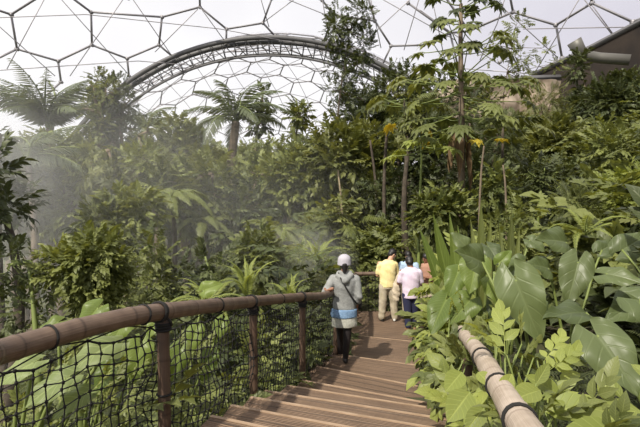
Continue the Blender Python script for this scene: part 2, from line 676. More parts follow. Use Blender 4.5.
def tree(name, label, px, yt, yb, wpx, D, kind='alt', leafm='leaf_mid', bark='bark', dens=1.0, s=1.0, seed=0, cat='tree',
         trunk_r=None, lobes=None, shape='round', tint=.5, group=None, yfill=False, basepx=None, extra=None, lk=1.0, sp=1.0):
    """a tree or shrub with a crown seen between yt..yb, wpx wide at distance D"""
    r = np.random.default_rng(seed + 101)
    top, bot = at(px, yt, D), at(px, yb, D)
    cx, cy = top.x, D
    rz = (top.z - bot.z) / 2
    cz = (top.z + bot.z) / 2
    rx = wpx / 2 / F * D
    bx = at(basepx, yb, D).x if basepx is not None else cx
    gz = terrain(bx, cy)
    root = thing(name, label, cat, (bx, cy, gz), 0, group)
    oc = np.array([cx - bx, 0, cz - gz])
    H = cz - gz
    nl = lobes or int(5 + rx * 1.2)
    lc, lr = [], []
    for i in range(nl):
        d = norm(r.normal(size=3))
        k = r.uniform(.25, .62)
        if shape == 'cone':
            h = r.uniform(-.9, .95)
            f = (1 - h) / 2
            p = np.array([d[0] * rx * .7 * f, d[1] * rx * .6 * f, h * rz * .85])
            rad = (.24 + .33 * f) * min(rx, rz * .7)
        else:
            p = np.array([d[0] * rx * k * 1.1, d[1] * rx * k * .9, d[2] * rz * k * 1.1]) * sp
            if lk < 1:
                p[2] = rz * (-.9 + 1.8 * (i + .5) / nl)
            rad = r.uniform(.38, .58) * min(rx, rz * 1.4) * lk
        lc.append(oc + p)
        lr.append(rad)
    lc, lr = np.array(lc), np.array(lr)
    # foliage
    mb = MB()
    s = s * .68
    spr = .55 * s
    area = (4 * PI * lr ** 2)
    tot = 0
    for i in range(nl):
        n = int(np.clip(dens * 1.1 * area[i] / (spr * spr * .55), 14, 900))
        d = norm(r.normal(size=(n, 3)) + np.array([0, -.25, .25]))
        rad = lr[i] * r.uniform(.55, 1.05, n)[:, None]
        pos = lc[i] + d * rad * np.array([1, 1, min(1.3, rz / max(rx, .1))])
        dr = norm(d + r.normal(size=(n, 3)) * .45 + np.array([0, 0, -.1]))
        up = norm(np.array([0, 0, 1.0]) + d * .5 + r.normal(size=(n, 3)) * .35)
        scatter_sprays(mb, kind, pos, dr, up, s, r, tint + r.uniform(-.28, .28), .22)
        tot += n
    fo = mb.obj('foliage', M[leafm], root)
    # trunk and branches
    tb = MB()
    tr = trunk_r or max(.04, .028 * H)
    apex = oc + np.array([0, 0, rz * .5])
    tp = wob((0, 0, -.1), apex, 8, .04, r)
    tb.tube(tp, [tr * (1 - .8 * i / 8) for i in range(9)], 7)
    tpa = np.array(tp)
    for i in range(nl):
        j = int(np.clip(np.searchsorted(tpa[:, 2], lc[i][2] - lr[i] * 1.0), 2, 8))
        bp = wob(tp[j], lc[i] + np.array([0, 0, lr[i] * .3]), 4, .06, r)
        tb.tube(bp, [tr * .38, tr * .3, tr * .22, tr * .15, tr * .08], 5)
        for _ in range(4):
            e = lc[i] + norm(r.normal(size=3)) * lr[i] * .85
            tb.tube([bp[3], tuple((np.array(bp[3]) + e) / 2 + r.normal(size=3) * .05), tuple(e)], [tr * .14, tr * .1, tr * .04], 4)
    tb.obj('trunk', M[bark], root)
    return root


def frond_meshes(key, n, L, nl, ll, lw, arch, sag, leafm, rr, wfn=None, twist=.5, stem='stem'):
    out = []
    for i in range(n):
        f, pts = frond(L, nl, ll, lw, arch * (1 + .15 * (i % 3 - 1)), sag * (1 + .2 * (i % 2)), seed=i, wfn=wfn, twist=twist)
        mb = MB()
        mb.add(f[0], f[1], None, f[2], np.clip(f[3] + .45 + .1 * i % .3, 0, 1))
        st = MB()
        st.tube(pts, [rr * (1.15 - k / 8) for k in range(9)], 5)
        out.append((mb.mesh(key, M[leafm]), st.mesh(key + '_stalk', M[stem])))
    return out


def palm(name, label, px, py, D, L, n, fm, trunk_r=.16, bark='bark', lean=0.0, elev=(.1, 1.2), seed=0, scale=1.0, yaw0=0, basepx=None, cat='palm tree', group=None, stalks=True, trunk=True, partname='frond'):
    """crown at px,py"""
    r = np.random.default_rng(seed)
    c = at(px, py, D)
    bx = at(basepx, py, D).x if basepx is not None else c.x + lean
    gz = terrain(bx, D)
    root = thing(name, label, cat, (bx, D, gz), 0, group)
    cl = Vector((c.x - bx, 0, c.z - gz))
    if trunk:
        tb = MB()
        tp = wob((0, 0, -.1), tuple(cl), 10, .02, r)
        rad = [trunk_r * (1.25 - .45 * i / 10) * (1 + .06 * (i % 2)) for i in range(11)]
        tb.tube(tp, rad, 10)
        tb.obj('trunk', M[bark], root)
    for i in range(n):
        a = yaw0 + i * 2.39996
        e = elev[0] + (elev[1] - elev[0]) * ((i + .5) / n)
        e += r.uniform(-.1, .1)
        lm, sm_ = fm[i % len(fm)]
        f = link(partname, lm, root)
        f.location = cl
        f.rotation_euler = (e - .3, r.uniform(-.25, .25), a)
        k = scale * r.uniform(.85, 1.1) * (L)
        f.scale = (k, k, k)
        st = link('stalk', sm_, f)
    return root


# ------------------------------------------------------------------ setting : ground
mb = MB()
xs = np.concatenate([np.arange(-400, -70, 30.0), np.arange(-70, -12, 2.0), np.arange(-12, 14, .4), np.arange(14, 60, 2.0), np.arange(60, 400, 30.0)])
ys = np.concatenate([np.arange(-8, 16, .4), np.arange(16, 140, 2.5), np.arange(140, 560, 35.0)])
gv = [(x, y, terrain(x, y)) for y in ys for x in xs]
nx_ = len(xs)
gq = [(j * nx_ + i, j * nx_ + i + 1, (j + 1) * nx_ + i + 1, (j + 1) * nx_ + i) for j in range(len(ys) - 1) for i in range(nx_ - 1)]
mb.add(gv, gq)
tag(mb.obj('ground', M['soil']), kind='structure')

# ------------------------------------------------------------------ dome
SC, SR = Vector((-7.5, 32, -11)), 56.0


def on_dome(px, py, inset=0.0):
    o = Vector((0, 0, EZ))
    d = (at(px, py, 10) - o).normalized()
    oc = o - SC
    b = oc.dot(d)
    c = oc.length_squared - (SR - inset) ** 2
    t = -b + math.sqrt(b * b - c)
    return o + d * t


NODES = {
    'a': (-26, 2), 'b': (11, 14.5), 'c': (17, 49), 'd': (58, 61), 'e': (92, 45), 'f': (91, 12), 'g': (56, -14), 'b2': (42, -4),
    'h': (127, 58.5), 'i': (159, 45), 'j': (162, 17), 'k': (128, -2), 'l': (200, 7), 'm': (226.5, 29), 'n': (263, 23),
    'o': (275, 36), 'p': (272, -2), 'q': (199, -20), 'r': (-18, 66), 's': (61, 82), 't': (129, 76), 'u': (226, 44), 'v': (172, 56),
    'w': (322, 0), 'x': (334, 15), 'y': (324, 40), 'z': (391, 46), 'A': (375, 21), 'B': (367, -6), 'D': (424, 45), 'E': (450, 33),
    'F': (469, 31), 'G': (513, 12), 'H': (508, -14), 'I': (556, 25), 'J': (592, 3), 'K': (588, -18), 'L': (633, 22), 'N': (562, 58), 'O': (533, 74), 'P': (680, 2),
    'Q': (640, 60), 'R': (460, 75), 'S': (380, 70), 'U': (295, -10), 'V': (345, -12), 'W': (432, -22), 'X': (-30, 90), 'Y': (30, 110), 'Z': (408, 3),
    'a2': (676, 72), 'a3': (606, 88), 'a4': (500, 62),
}
PRIM = ['ab', 'bc', 'cd', 'de', 'ef', 'fg', 'bg', 'eh', 'hi', 'ij', 'jf', 'jl', 'lm', 'mn', 'no', 'np', 'lq', 'cr', 'ds', 'ht', 'iv', 'mu',
        'wx', 'xA', 'Az', 'zD', 'DE', 'EF', 'FG', 'GH', 'GI', 'IJ', 'JK', 'JL', 'IN', 'NO', 'LP', 'zS', 'xy', 'AB', 'wU', 'pU', 'wV', 'ER', 'NQ', 'LQ', 'FW', 'ZE', 'rX', 'sY']
mb = MB()
for e in PRIM:
    a, b_ = NODES[e[0]], NODES[e[1]]
    mb.tube([on_dome(*a), on_dome(*b_)], .145, 6)
for k, v in NODES.items():
    if k in ('g',):
        continue
    p = on_dome(*v)
    mb.tube([p + Vector((0, -.2, 0)), p + Vector((0, .25, 0))], .25, 8)
tag(mb.obj('dome_frame', M['steel']), 'grey steel hexagonal outer frame of the near dome', kind='structure')
WIRES = [((-10, 18), (86, 14.5), (220, 29), (300, 44)), ((-10, 71), (138, 61), (200, 66)), ((45, -2), (7, 69)), ((-8, 20), (55, 76)), ((60, -2), (129, 75)),
         ((124, -2), (70, 76)), ((132, -2), (172, 56)), ((198, 9), (155, 52)), ((200, 7), (224, 40)), ((260, -4), (269, 27)), ((296, -2), (264, 22)), ((284, -2), (331, 17)),
         ((322, -2), (329, 38)), ((370, -4), (381, 48)), ((416, -6), (345, 60)), ((380, -2), (455, 40)), ((420, -4), (404, 50)),
         ((420, 10), (455, 35), (560, 105)), ((505, -2), (497, 24), (480, 60)), ((492, -2), (557, 57)), ((580, -2), (534, 74)), ((583, -2), (626, 52)), ((523, 29), (633, 27)), ((592, 5), (613, 34)),
         ((432, -2), (446, 66)), ((633, 22), (590, 80)), ((640, 52), (533, 76)), ((534, 74), (455, 68))]
mb = MB()
for w_ in WIRES:
    mb.tube([on_dome(x, y, 1.6) for x, y in w_], .06, 5)
tag(mb.obj('dome_inner_frame', M['wire']), 'thin steel inner net of the near dome', kind='structure')

# arch between the two domes
AC = Vector((-7.5, 75, -11))
mb = MB()


def arc(R, y, n=72):
    return [Vector((AC.x + R * math.cos(PI * (i / n * 1.1 - .05)), y, AC.z + R * math.sin(PI * (i / n * 1.1 - .05)))) for i in range(n + 1)]


A1, A2, A3 = arc(36.2, 73.8), arc(36.2, 76.2), arc(33.9, 75)
mb.tube(A1, .36, 8)
mb.tube(arc(35.9, 75.0), .34, 8)
mb.tube(A2, .30, 8)
mb.tube(A3, .17, 8)
mb.tube(arc(34.6, 76.6), .11, 6)
for i in range(72):
    mb.tube([A1[i], A3[i]], .07, 5)
    mb.tube([A3[i], A1[i + 1]], .07, 5)
    mb.tube([A2[i], A3[i]], .06, 5)
tag(mb.obj('dome_arch', M['steel_dark']), 'big dark steel lattice arch between the domes', kind='structure')


def geodesic(freq):
    ph = (1 + 5 ** .5) / 2
    v = [(-1, ph, 0), (1, ph, 0), (-1, -ph, 0), (1, -ph, 0), (0, -1, ph), (0, 1, ph), (0, -1, -ph), (0, 1, -ph), (ph, 0, -1), (ph, 0, 1), (-ph, 0, -1), (-ph, 0, 1)]
    f = [(0, 11, 5), (0, 5, 1), (0, 1, 7), (0, 7, 10), (0, 10, 11), (1, 5, 9), (5, 11, 4), (11, 10, 2), (10, 7, 6), (7, 1, 8), (3, 9, 4), (3, 4, 2), (3, 2, 6), (3, 6, 8), (3, 8, 9), (4, 9, 5), (2, 4, 11), (6, 2, 10), (8, 6, 7), (9, 8, 1)]
    cen, edges = [], {}
    for a, b, c in f:
        A, B, D_ = (Vector(v[i]).normalized() for i in (a, b, c))
        P = lambda i, j: (A * (freq - i - j) + B * i + D_ * j).normalized()
        tris = []
        for i in range(freq):
            for j in range(freq - i):
                tris.append((P(i, j), P(i + 1, j), P(i, j + 1)))
                if i + j < freq - 1:
                    tris.append((P(i + 1, j), P(i + 1, j + 1), P(i, j + 1)))
        for t in tris:
            cid = len(cen)
            cen.append(((t[0] + t[1] + t[2]) / 3).normalized())
            ks = [tuple(round(x, 3) for x in q) for q in t]
            for m_ in range(3):
                k = tuple(sorted((ks[m_], ks[(m_ + 1) % 3])))
                edges.setdefault(k, []).append(cid)
    return cen, [e for e in edges.values() if len(e) == 2], list(edges.keys())


cen, hexe, trie = geodesic(7)
S2, R2 = Vector((-7.5, 97, -11)), 42.0
rotm = Matrix.Rotation(.35, 3, 'Z') @ Matrix.Rotation(.5, 3, 'X')
mb, mw = MB(), MB()
for a, b_ in hexe:
    p, q_ = S2 + (rotm @ cen[a]) * R2, S2 + (rotm @ cen[b_]) * R2
    if min(p.y, q_.y) > 76 and max(p.z, q_.z) > -8:
        mb.tube([p, q_], .13, 5)
for k in trie:
    p, q_ = S2 + (rotm @ Vector(k[0])) * (R2 - 1.5), S2 + (rotm @ Vector(k[1])) * (R2 - 1.5)
    if min(p.y, q_.y) > 76 and max(p.z, q_.z) > -8:
        mw.tube([p, q_], .06, 4)
tag(mb.obj('far_dome_frame', M['steel']), 'hexagonal steel frame of the far dome beyond the arch', kind='structure')
tag(mw.obj('far_dome_inner_frame', M['wire']), 'thin inner steel net of the far dome', kind='structure')

# ETFE membrane of both domes
mm, nt, b = nmat('etfe_membrane')
tp = nt.nodes.new('ShaderNodeBsdfTransparent')
tp.inputs[0].default_value = (.97, .97, .98, 1)
ms = nt.nodes.new('ShaderNodeMixShader')
ms.inputs[0].default_value = .06
b.inputs['Base Color'].default_value = (.85, .85, .88, 1)
b.inputs['Roughness'].default_value = .25
nt.links.new(tp.outputs[0], ms.inputs[1])
nt.links.new(b.outputs[0], ms.inputs[2])
nt.links.new(ms.outputs[0], nt.nodes['Material Output'].inputs[0])


def cap(S, R, keep):
    mb = MB()
    nu, nv = 64, 28
    vs = [S + Vector((math.cos(2 * PI * i / nu) * math.cos(j / nv * PI / 2), math.sin(2 * PI * i / nu) * math.cos(j / nv * PI / 2), math.sin(j / nv * PI / 2))) * R for j in range(nv + 1) for i in range(nu + 1)]
    q = []
    for j in range(nv):
        for i in range(nu):
            f = (j * (nu + 1) + i, j * (nu + 1) + i + 1, (j + 1) * (nu + 1) + i + 1, (j + 1) * (nu + 1) + i)
            if all(keep(vs[k]) for k in f):
                q.append(f)
    mb.add([tuple(v) for v in vs], q)
    return mb


tag(cap(SC, SR + .4, lambda p: p.y < 77).obj('dome_membrane', mm), 'clear film cushions stretched over the near dome', kind='structure')
tag(cap(S2, R2 + .3, lambda p: p.y > 74).obj('far_dome_membrane', mm), 'clear film cushions over the far dome', kind='structure')

# ------------------------------------------------------------------ perimeter wall at the top of the bank
def wall_seg(name, pts, zlow, th, mat, label):
    mb = MB()
    n = len(pts)
    v, q = [], []
    for p in pts:
        d = Vector((p[0], p[1], 0)).normalized() * th
        v += [(p[0], p[1], p[3] if len(p) > 3 else zlow), (p[0], p[1], p[2]), (p[0] + d.x, p[1] + d.y, p[2]), (p[0] + d.x, p[1] + d.y, p[3] if len(p) > 3 else zlow)]
    for i in range(n - 1):
        for k in range(4):
            q.append((i * 4 + k, i * 4 + (k + 1) % 4, (i + 1) * 4 + (k + 1) % 4, (i + 1) * 4 + k))
    q += [(0, 3, 2, 1), ((n - 1) * 4, (n - 1) * 4 + 1, (n - 1) * 4 + 2, (n - 1) * 4 + 3)]
    mb.add(v, q)
    return tag(mb.obj(name, mat, smooth=False), label, kind='structure')


W0, W1, W2 = at(533, 75, 52), at(590, 48, 48), at(642, 21, 44)
W3 = at(760, -20, 36)
wall_seg('wall_right', [(*W0, ), (*W1, ), (*W2, ), (*W3, )], 3.0, 1.0, M['wall_brown'], 'dark brown perimeter wall under the dome edge')
tp_ = [at(508, 79, 52), at(547, 78, 51)]
mb = MB()
mb.tube([W0, W1, W2, W3], .28, 8)
mb.tube([at(500, 79.5, 50), at(560, 77.5, 50)], .30, 8)
tag(mb.obj('trim_1', M['steel_dark']), 'dark steel ring beam along the wall top', kind='structure')
# tan rock face
mb = MB()
nu, nv = 30, 16
v = []
for j in range(nv + 1):
    for i in range(nu + 1):
        p = at(440 + 125 * i / nu, 80 + 60 * j / nv, 50)
        d = 1.6 * noise.noise(Vector((p.x * .35, p.z * .35, 3))) + .5 * noise.noise(Vector((p.x, p.z, 9)))
        v.append((p.x, p.y - .5 + d, p.z))
q = [(j * (nu + 1) + i, j * (nu + 1) + i + 1, (j + 1) * (nu + 1) + i + 1, (j + 1) * (nu + 1) + i) for j in range(nv) for i in range(nu)]
k0 = len(v)
v += [(x, y + 5, z) for x, y, z in v]
q += [tuple(k0 + a for a in reversed(f)) for f in q]
mb.add(v, q)
tag(mb.obj('wall_back', M['wall_tan']), 'tan rock face below the dome edge', kind='structure')

# ventilation duct
root = thing('ventilation_duct', 'grey round ventilation duct with an upturned end before the brown wall', 'duct', at(592, 60, 40))
o = Vector(root.location)
mb = MB()
pp = [at(630, 60, 39), at(600, 58, 40), at(588, 56, 40), at(582, 52, 40)]
mb.tube([p - o for p in pp], [.42, .42, .42, .46], 16)
mb.obj('pipe', M['duct'], root)
mb = MB()
pp = [at(583, 57, 40), at(578, 48, 40), at(574, 41, 40)]
mb.tube([p - o for p in pp], [.46, .5, .56], 16)
mb.obj('cowl', M['duct'], root)

# ------------------------------------------------------------------ stairs
def on_level(px, py, z):
    d = at(px, py, 10) - Vector((0, 0, EZ))
    t = (z - EZ) / d.z
    return d.x * t, 10 * t


steps = [(-.86, 3.12, 24, 1.43)]
for px_, py_, a_, z_ in ((218, 417.5, 23, 1.35), (237, 406.5, 22, 1.20), (256, 398, 21, 1.05), (270, 391.5, 20.5, .90), (292, 386.5, 21, .75),
                         (306, 381, 25, .60), (315, 366, 29, .45), (324, 352.5, 23, .30), (346, 334.5, 20, .15)):
    x_, y_ = on_level(px_, py_, z_)
    steps.append((x_, y_, a_, z_))
root = thing('wooden_staircase', 'brown ribbed wooden boardwalk steps going down between the bamboo rails', 'stairs', (0, 3, 0))
ro = Vector(root.location)


def edge_pts(s):
    x, y, a, z = s
    a = math.radians(a)
    dx, dy = math.cos(a), -math.sin(a)
    L = 0
    while L < 5:
        X, Y = x + dx * L, y + dy * L
        if X > ipl(Y, RIGHT) + .12:
            break
        L += .02
    return (x - dx * .06, y - dy * .06), (x + dx * L, y + dy * L), a


prev = None
for i, s_ in enumerate(steps):
    p, q_, a = edge_pts(s_)
    z = s_[3]
    if prev is None:
        nl_, nr_ = (-2.1, -1.5), (.7, -1.5)
    else:
        pl, pr, pa = prev
        n_ = Vector((-math.sin(pa) * -1, math.cos(pa)))
        bk = Vector((-math.sin(pa), -math.cos(pa))) * .06
        nl_, nr_ = (pl[0] + bk.x, pl[1] + bk.y), (pr[0] + bk.x, pr[1] + bk.y)
    mb = MB()
    mb.poly_prism([(nl_[0] - ro.x, nl_[1] - ro.y), (nr_[0], nr_[1] - ro.y), (q_[0], q_[1] - ro.y), (p[0], p[1] - ro.y)], z - .045, z, ang=-a)
    t = mb.obj('tread', M['deck'], root, smooth=False)
    # nosing strip and riser
    dn = Vector((math.sin(a), math.cos(a)))
    mb = MB()
    mb.poly_prism([(p[0] - dn.x * .022, p[1] - dn.y * .022 - ro.y), (q_[0] - dn.x * .022, q_[1] - dn.y * .022 - ro.y), (q_[0] + dn.x * .012, q_[1] + dn.y * .012 - ro.y), (p[0] + dn.x * .012, p[1] + dn.y * .012 - ro.y)], z - .05, z + .006)
    tag(mb.obj('nosing', M['nosing'], root, smooth=False), 'paler worn edge strip')
    mb = MB()
    mb.poly_prism([(p[0] - dn.x * .05, p[1] - dn.y * .05 - ro.y), (q_[0] - dn.x * .05, q_[1] - dn.y * .05 - ro.y), (q_[0] - dn.x * .02, q_[1] - dn.y * .02 - ro.y), (p[0] - dn.x * .02, p[1] - dn.y * .02 - ro.y)], z - .2, z - .045)
    mb.obj('riser', M['deck'], root, smooth=False)
    prev = (p, q_, a)
mb = MB()
a = prev[2]
bk = Vector((-math.sin(a), -math.cos(a))) * .06
mb.poly_prism([(prev[0][0] + bk.x, prev[0][1] + bk.y - ro.y), (prev[1][0] + bk.x, prev[1][1] + bk.y - ro.y), (2.95, 12.4 - ro.y), (.85, 12.4 - ro.y)], -.045, 0, ang=-a)
mb.obj('landing', M['deck'], root, smooth=False)


# ------------------------------------------------------------------ fences
def catmull(P, n=8):
    P = [Vector(p) for p in P]
    out = []
    for i in range(len(P) - 1):
        p0, p1, p2, p3 = P[max(i - 1, 0)], P[i], P[i + 1], P[min(i + 2, len(P) - 1)]
        for k in range(n):
            t = k / n
            out.append(.5 * ((2 * p1) + (p2 - p0) * t + (2 * p0 - 5 * p1 + 4 * p2 - p3) * t * t + (3 * p1 - p0 - 3 * p2 + p3) * t ** 3))
    out.append(P[-1])
    return out


def resample(P, step):
    out, d = [P[0]], 0
    acc = 0
    for i in range(1, len(P)):
        seg = P[i] - P[i - 1]
        L = seg.length
        while acc + L >= step:
            t = (step - acc) / L
            q = P[i - 1].lerp(P[i], t)
            out.append(q)
            P = P[:i] + P[i:]
            seg = P[i] - q
            L2 = seg.length
            P[i - 1] = q
            L = L2
            acc = 0
        acc += L
    return out


def bamboo(mb, P, r0, r1, node=.36):
    Q = resample([Vector(p) for p in P], .03)
    n = len(Q)
    R = []
    for i in range(n):
        l = i * .03
        ph = ((l / node) % 1) - .5
        R.append((r0 + (r1 - r0) * i / n) * (1 + .07 * math.exp(-(ph / .05) ** 2) - .0) + .0015 * noise.noise(Vector((l * 3, 0, 0))))
    mb.tube(Q, R, 16)


def ring(mb, c, d, r, th, turns=2):
    d = Vector(d).normalized()
    up = Vector((0, 0, 1)) if abs(d.z) < .9 else Vector((1, 0, 0))
    x = d.cross(up).normalized()
    y = d.cross(x)
    for t in range(turns):
        pts = [c + d * (t - (turns - 1) / 2) * th * 1.9 + (x * math.cos(2 * PI * k / 16) + y * math.sin(2 * PI * k / 16)) * r for k in range(17)]
        mb.tube(pts, th, 6, caps=False)


RL = [Vector((-1.98, .5, 2.44)), at(-58, 368, 1.75), at(0, 352, 2.2), at(92, 326, 2.7), at(163, 311.5, 3.25), at(253, 301.5, 4.95), at(301, 297, 6.4), at(327, 294.5, 7.5), Vector((.52, 9.6, 1.22)), Vector((.86, 12.15, .95))]
RL[3] = (RL[2] + RL[4]) / 2 + Vector((-.02, 0, .015))
rail = catmull(RL, 10)
root = thing('bamboo_fence', 'long brown bamboo handrail fence with black rope net on the left of the steps', 'fence', (-1.02, 3.25, 1.3))
ro = Vector(root.location)
mb = MB()
bamboo(mb, [p - ro for p in rail], .058, .052)
mb.obj('handrail', M['bamboo'], root)


def rail_at(Y):
    for i in range(len(rail) - 1):
        if rail[i].y <= Y <= rail[i + 1].y:
            t = (Y - rail[i].y) / (rail[i + 1].y - rail[i].y)
            return rail[i].lerp(rail[i + 1], t), (rail[i + 1] - rail[i]).normalized()
    return rail[-1], (rail[-1] - rail[-2]).normalized()


for Y in (.9, 3.25, 4.95, 6.45, 8.2, 10.1, 12.05):
    p, d = rail_at(Y)
    mb = MB()
    bamboo(mb, [Vector((p.x, p.y, ipl(Y, DECK) - .35)) - ro, p - ro + Vector((0, 0, -.045))], .045, .038)
    po = mb.obj('post', M['bamboo_post'], root)
    mb = MB()
    ring(mb, p - ro - d * .05, d, .064, .009, 2)
    ring(mb, p - ro + Vector((0, 0, -.10)), (0, 0, 1), .046, .010, 3)
    ring(mb, p - ro + Vector((0, 0, -.07)), d + Vector((0, 0, .8)), .058, .009, 1)
    mb.obj('lashing', M['rope'], po)
    if Y < 6:
        mb = MB()
        ring(mb, p - ro + Vector((0, 0, -.55)), (0, 0, 1), .046, .007, 1)
        mb.obj('tie', M['rope'], po)
for Y in (2.47, 3.05, 4.1, 5.7, 1.6):
    p, d = rail_at(Y)
    mb = MB()
    ring(mb, p - ro, d, .060, .007, 1)
    mb.obj('tie', M['rope'], root)


def net(rail_fn, y0, y1, root, ro, step=.082, cols_r=.0042, drop=.11, seed=3, zfloor=None, side=-.03, rows=12):
    r = np.random.default_rng(seed)
    # columns along the rail
    P = []
    Y = y0
    pts, _ = [], 0
    while Y < y1:
        p, d = rail_fn(Y)
        pts.append((p.copy(), d.copy()))
        Y += step * max(.25, abs(d.y))
    n = len(pts)
    G = []
    for i, (p, d) in enumerate(pts):
        perp = Vector((d.y, -d.x, 0)).normalized()
        zf = (zfloor if zfloor is not None else ipl(p.y, DECK)) - .06
        ztop = p.z - drop - .03 * abs(math.sin(i * PI / 6.0))
        col = []
        for j in range(rows + 1):
            t = j / rows
            z = ztop + (zf - ztop) * t
            b_ = .05 * math.sin(PI * t) * noise.noise(Vector((i * .11, j * .2, 5))) * 2
            o_ = perp * (side + b_ + r.normal() * .004) + d * (r.normal() * .009 + .03 * noise.noise(Vector((i * .2, j * .25, 1))))
            q = Vector((p.x, p.y, z)) + o_ + Vector((0, 0, r.normal() * .010 + .03 * noise.noise(Vector((i * .15, j * .3, 9))))) - ro
            col.append(q)
        G.append(col)
    mb = MB()
    for i in range(n):
        mb.tube(G[i], cols_r, 4, caps=False)
        for j in range(rows):
            mb.tube([G[i][j] + Vector((0, 0, .008)), G[i][j] - Vector((0, 0, .008))], cols_r * 2.0, 5)
    for j in range(rows + 1):
        mb.tube([G[i][j] for i in range(n)], cols_r if j else cols_r * 1.6, 4, caps=False)
    # lacing from the top rope up round the rail
    for i in range(0, n - 6, 6):
        for k, tgt in ((0, 3), (6, 3)):
            p = pts[i + 3][0] - ro
            mb.tube([G[i + k][0], p + Vector((0, 0, -.05))], cols_r, 4)
    return mb.obj('rope_net', M['rope'], root)


net(rail_at, .9, 12.05, root, ro)

# end fence across the landing
root = thing('bamboo_fence', 'short bamboo fence closing the far end of the landing behind the people', 'fence', (.9, 12.3, 0))
ro = Vector(root.location)
e0, e1 = Vector((.86, 12.25, .96)), Vector((3.1, 12.5, .96))
mb = MB()
bamboo(mb, [e0 - ro, e1 - ro], .05, .05)
mb.obj('handrail', M['bamboo'], root)
for p in (e0.lerp(e1, .33), e0.lerp(e1, .95)):
    mb = MB()
    bamboo(mb, [Vector((p.x, p.y, -.3)) - ro, p - ro], .045, .04)
    mb.obj('post', M['bamboo_post'], root)
mb = MB()
for i in range(27):
    p = e0.lerp(e1, i / 26) - ro
    mb.tube([p + Vector((0, .02, -.06)), p + Vector((0, .02, -1.0))], .004, 4)
for j in range(12):
    mb.tube([e0 - ro + Vector((0, .02, -.08 - .08 * j)), e1 - ro + Vector((0, .02, -.08 - .08 * j))], .004, 4)
mb.obj('rope_net', M['rope'], root)

# right rail
RR = [Vector((.50, .75, 2.41)), at(520, 421, 1.67), at(480, 354, 2.94), at(461, 331, 4.2)]
root = thing('bamboo_handrail', 'pale weathered bamboo handrail half buried in leaves on the right of the steps', 'handrail', (.67, 1.67, 1.4))
ro = Vector(root.location)
rr = catmull(RR, 10)
mb = MB()
bamboo(mb, [p - ro for p in rr], .053, .050, .42)
mb.obj('handrail', M['bamboo_pale'], root)
for px_, Y in ((0, 1.62), (0, 2.2), (0, 2.75), (0, 3.9)):
    j = min(range(len(rr)), key=lambda k: abs(rr[k].y - Y))
    d = (rr[min(j + 1, len(rr) - 1)] - rr[j - 1]).normalized()
    mb = MB()
    ring(mb, rr[j] - ro, d, .056, .006, 2 if Y < 2 else 1)
    mb.obj('tie', M['rope'], root)
for Y in (1.2, 3.6):
    j = min(range(len(rr)), key=lambda k: abs(rr[k].y - Y))
    p = rr[j]
    mb = MB()
    bamboo(mb, [Vector((p.x, p.y, terrain(p.x + .1, p.y) - .2)) - ro, p - ro], .04, .036)
    mb.obj('post', M['bamboo_post'], root)


# ------------------------------------------------------------------ people
class Blob:
    """closed overlapping solids fused into one smooth surface"""
    def __init__(s):
        s.mb = MB()

    def limb(s, pts, rs):
        P = [Vector(p) for p in pts]
        for a, b, ra, rb in zip(P[:-1], P[1:], rs[:-1], rs[1:]):
            s.mb.tube([a, b], [ra, rb], 12)
        for p, r in zip(P, rs):
            s.ball(p, (r, r, r))

    def ball(s, c, r, rot=None):
        c = Vector(c)
        nu, nv = 14, 9
        v, q = [], []
        for j in range(nv + 1):
            th = PI * j / nv
            for i in range(nu):
                ph = 2 * PI * i / nu
                p = Vector((r[0] * math.sin(th) * math.cos(ph), r[1] * math.sin(th) * math.sin(ph), r[2] * math.cos(th)))
                if rot:
                    p = rot @ p
                v.append(tuple(c + p))
        for j in range(nv):
            for i in range(nu):
                q.append((j * nu + i, (j + 1) * nu + i, (j + 1) * nu + (i + 1) % nu, j * nu + (i + 1) % nu))
        s.mb.add(v, q)

    def loft(s, secs):
        """secs: (x,y,z,rx,ry)"""
        nu = 18
        v, q = [], []
        for x, y, z, rx, ry in secs:
            for i in range(nu):
                a = 2 * PI * i / nu
                v.append((x + rx * math.cos(a), y + ry * math.sin(a), z))
        n = len(secs)
        for j in range(n - 1):
            for i in range(nu):
                q.append((j * nu + i, j * nu + (i + 1) % nu, (j + 1) * nu + (i + 1) % nu, (j + 1) * nu + i))
        c0, c1 = len(v), len(v) + 1
        v += [secs[0][:3], secs[-1][:3]]
        t = [(c0, (i + 1) % nu, i) for i in range(nu)] + [(c1, (n - 1) * nu + i, (n - 1) * nu + (i + 1) % nu) for i in range(nu)]
        s.mb.add(v, q, t)

    def obj(s, name, mat, parent, vox=.012, smooth=4, displace=0):
        me = s.mb.mesh(name, mat)
        o = bpy.data.objects.new(name + '_tmp', me)
        C.objects.link(o)
        md = o.modifiers.new('r', 'REMESH')
        md.mode = 'VOXEL'
        md.voxel_size = vox
        sm = o.modifiers.new('s', 'SMOOTH')
        sm.iterations = smooth
        sm.factor = .6
        dg = bpy.context.evaluated_depsgraph_get()
        ev = o.evaluated_get(dg)
        nm = bpy.data.meshes.new_from_object(ev)
        bpy.data.objects.remove(o)
        nm.name = name
        nm.materials.clear()
        nm.materials.append(mat)
        for p in nm.polygons:
            p.use_smooth = True
        if displace:
            for vtx in nm.vertices:
                c = vtx.co
                n = noise.noise(Vector((c.x * 9, c.y * 9, c.z * 5))) + .5 * math.sin(c.z * 38 + c.x * 16 + 4 * noise.noise(c * 4))
                vtx.co = c + vtx.normal * n * displace
        return link(name, nm, parent)


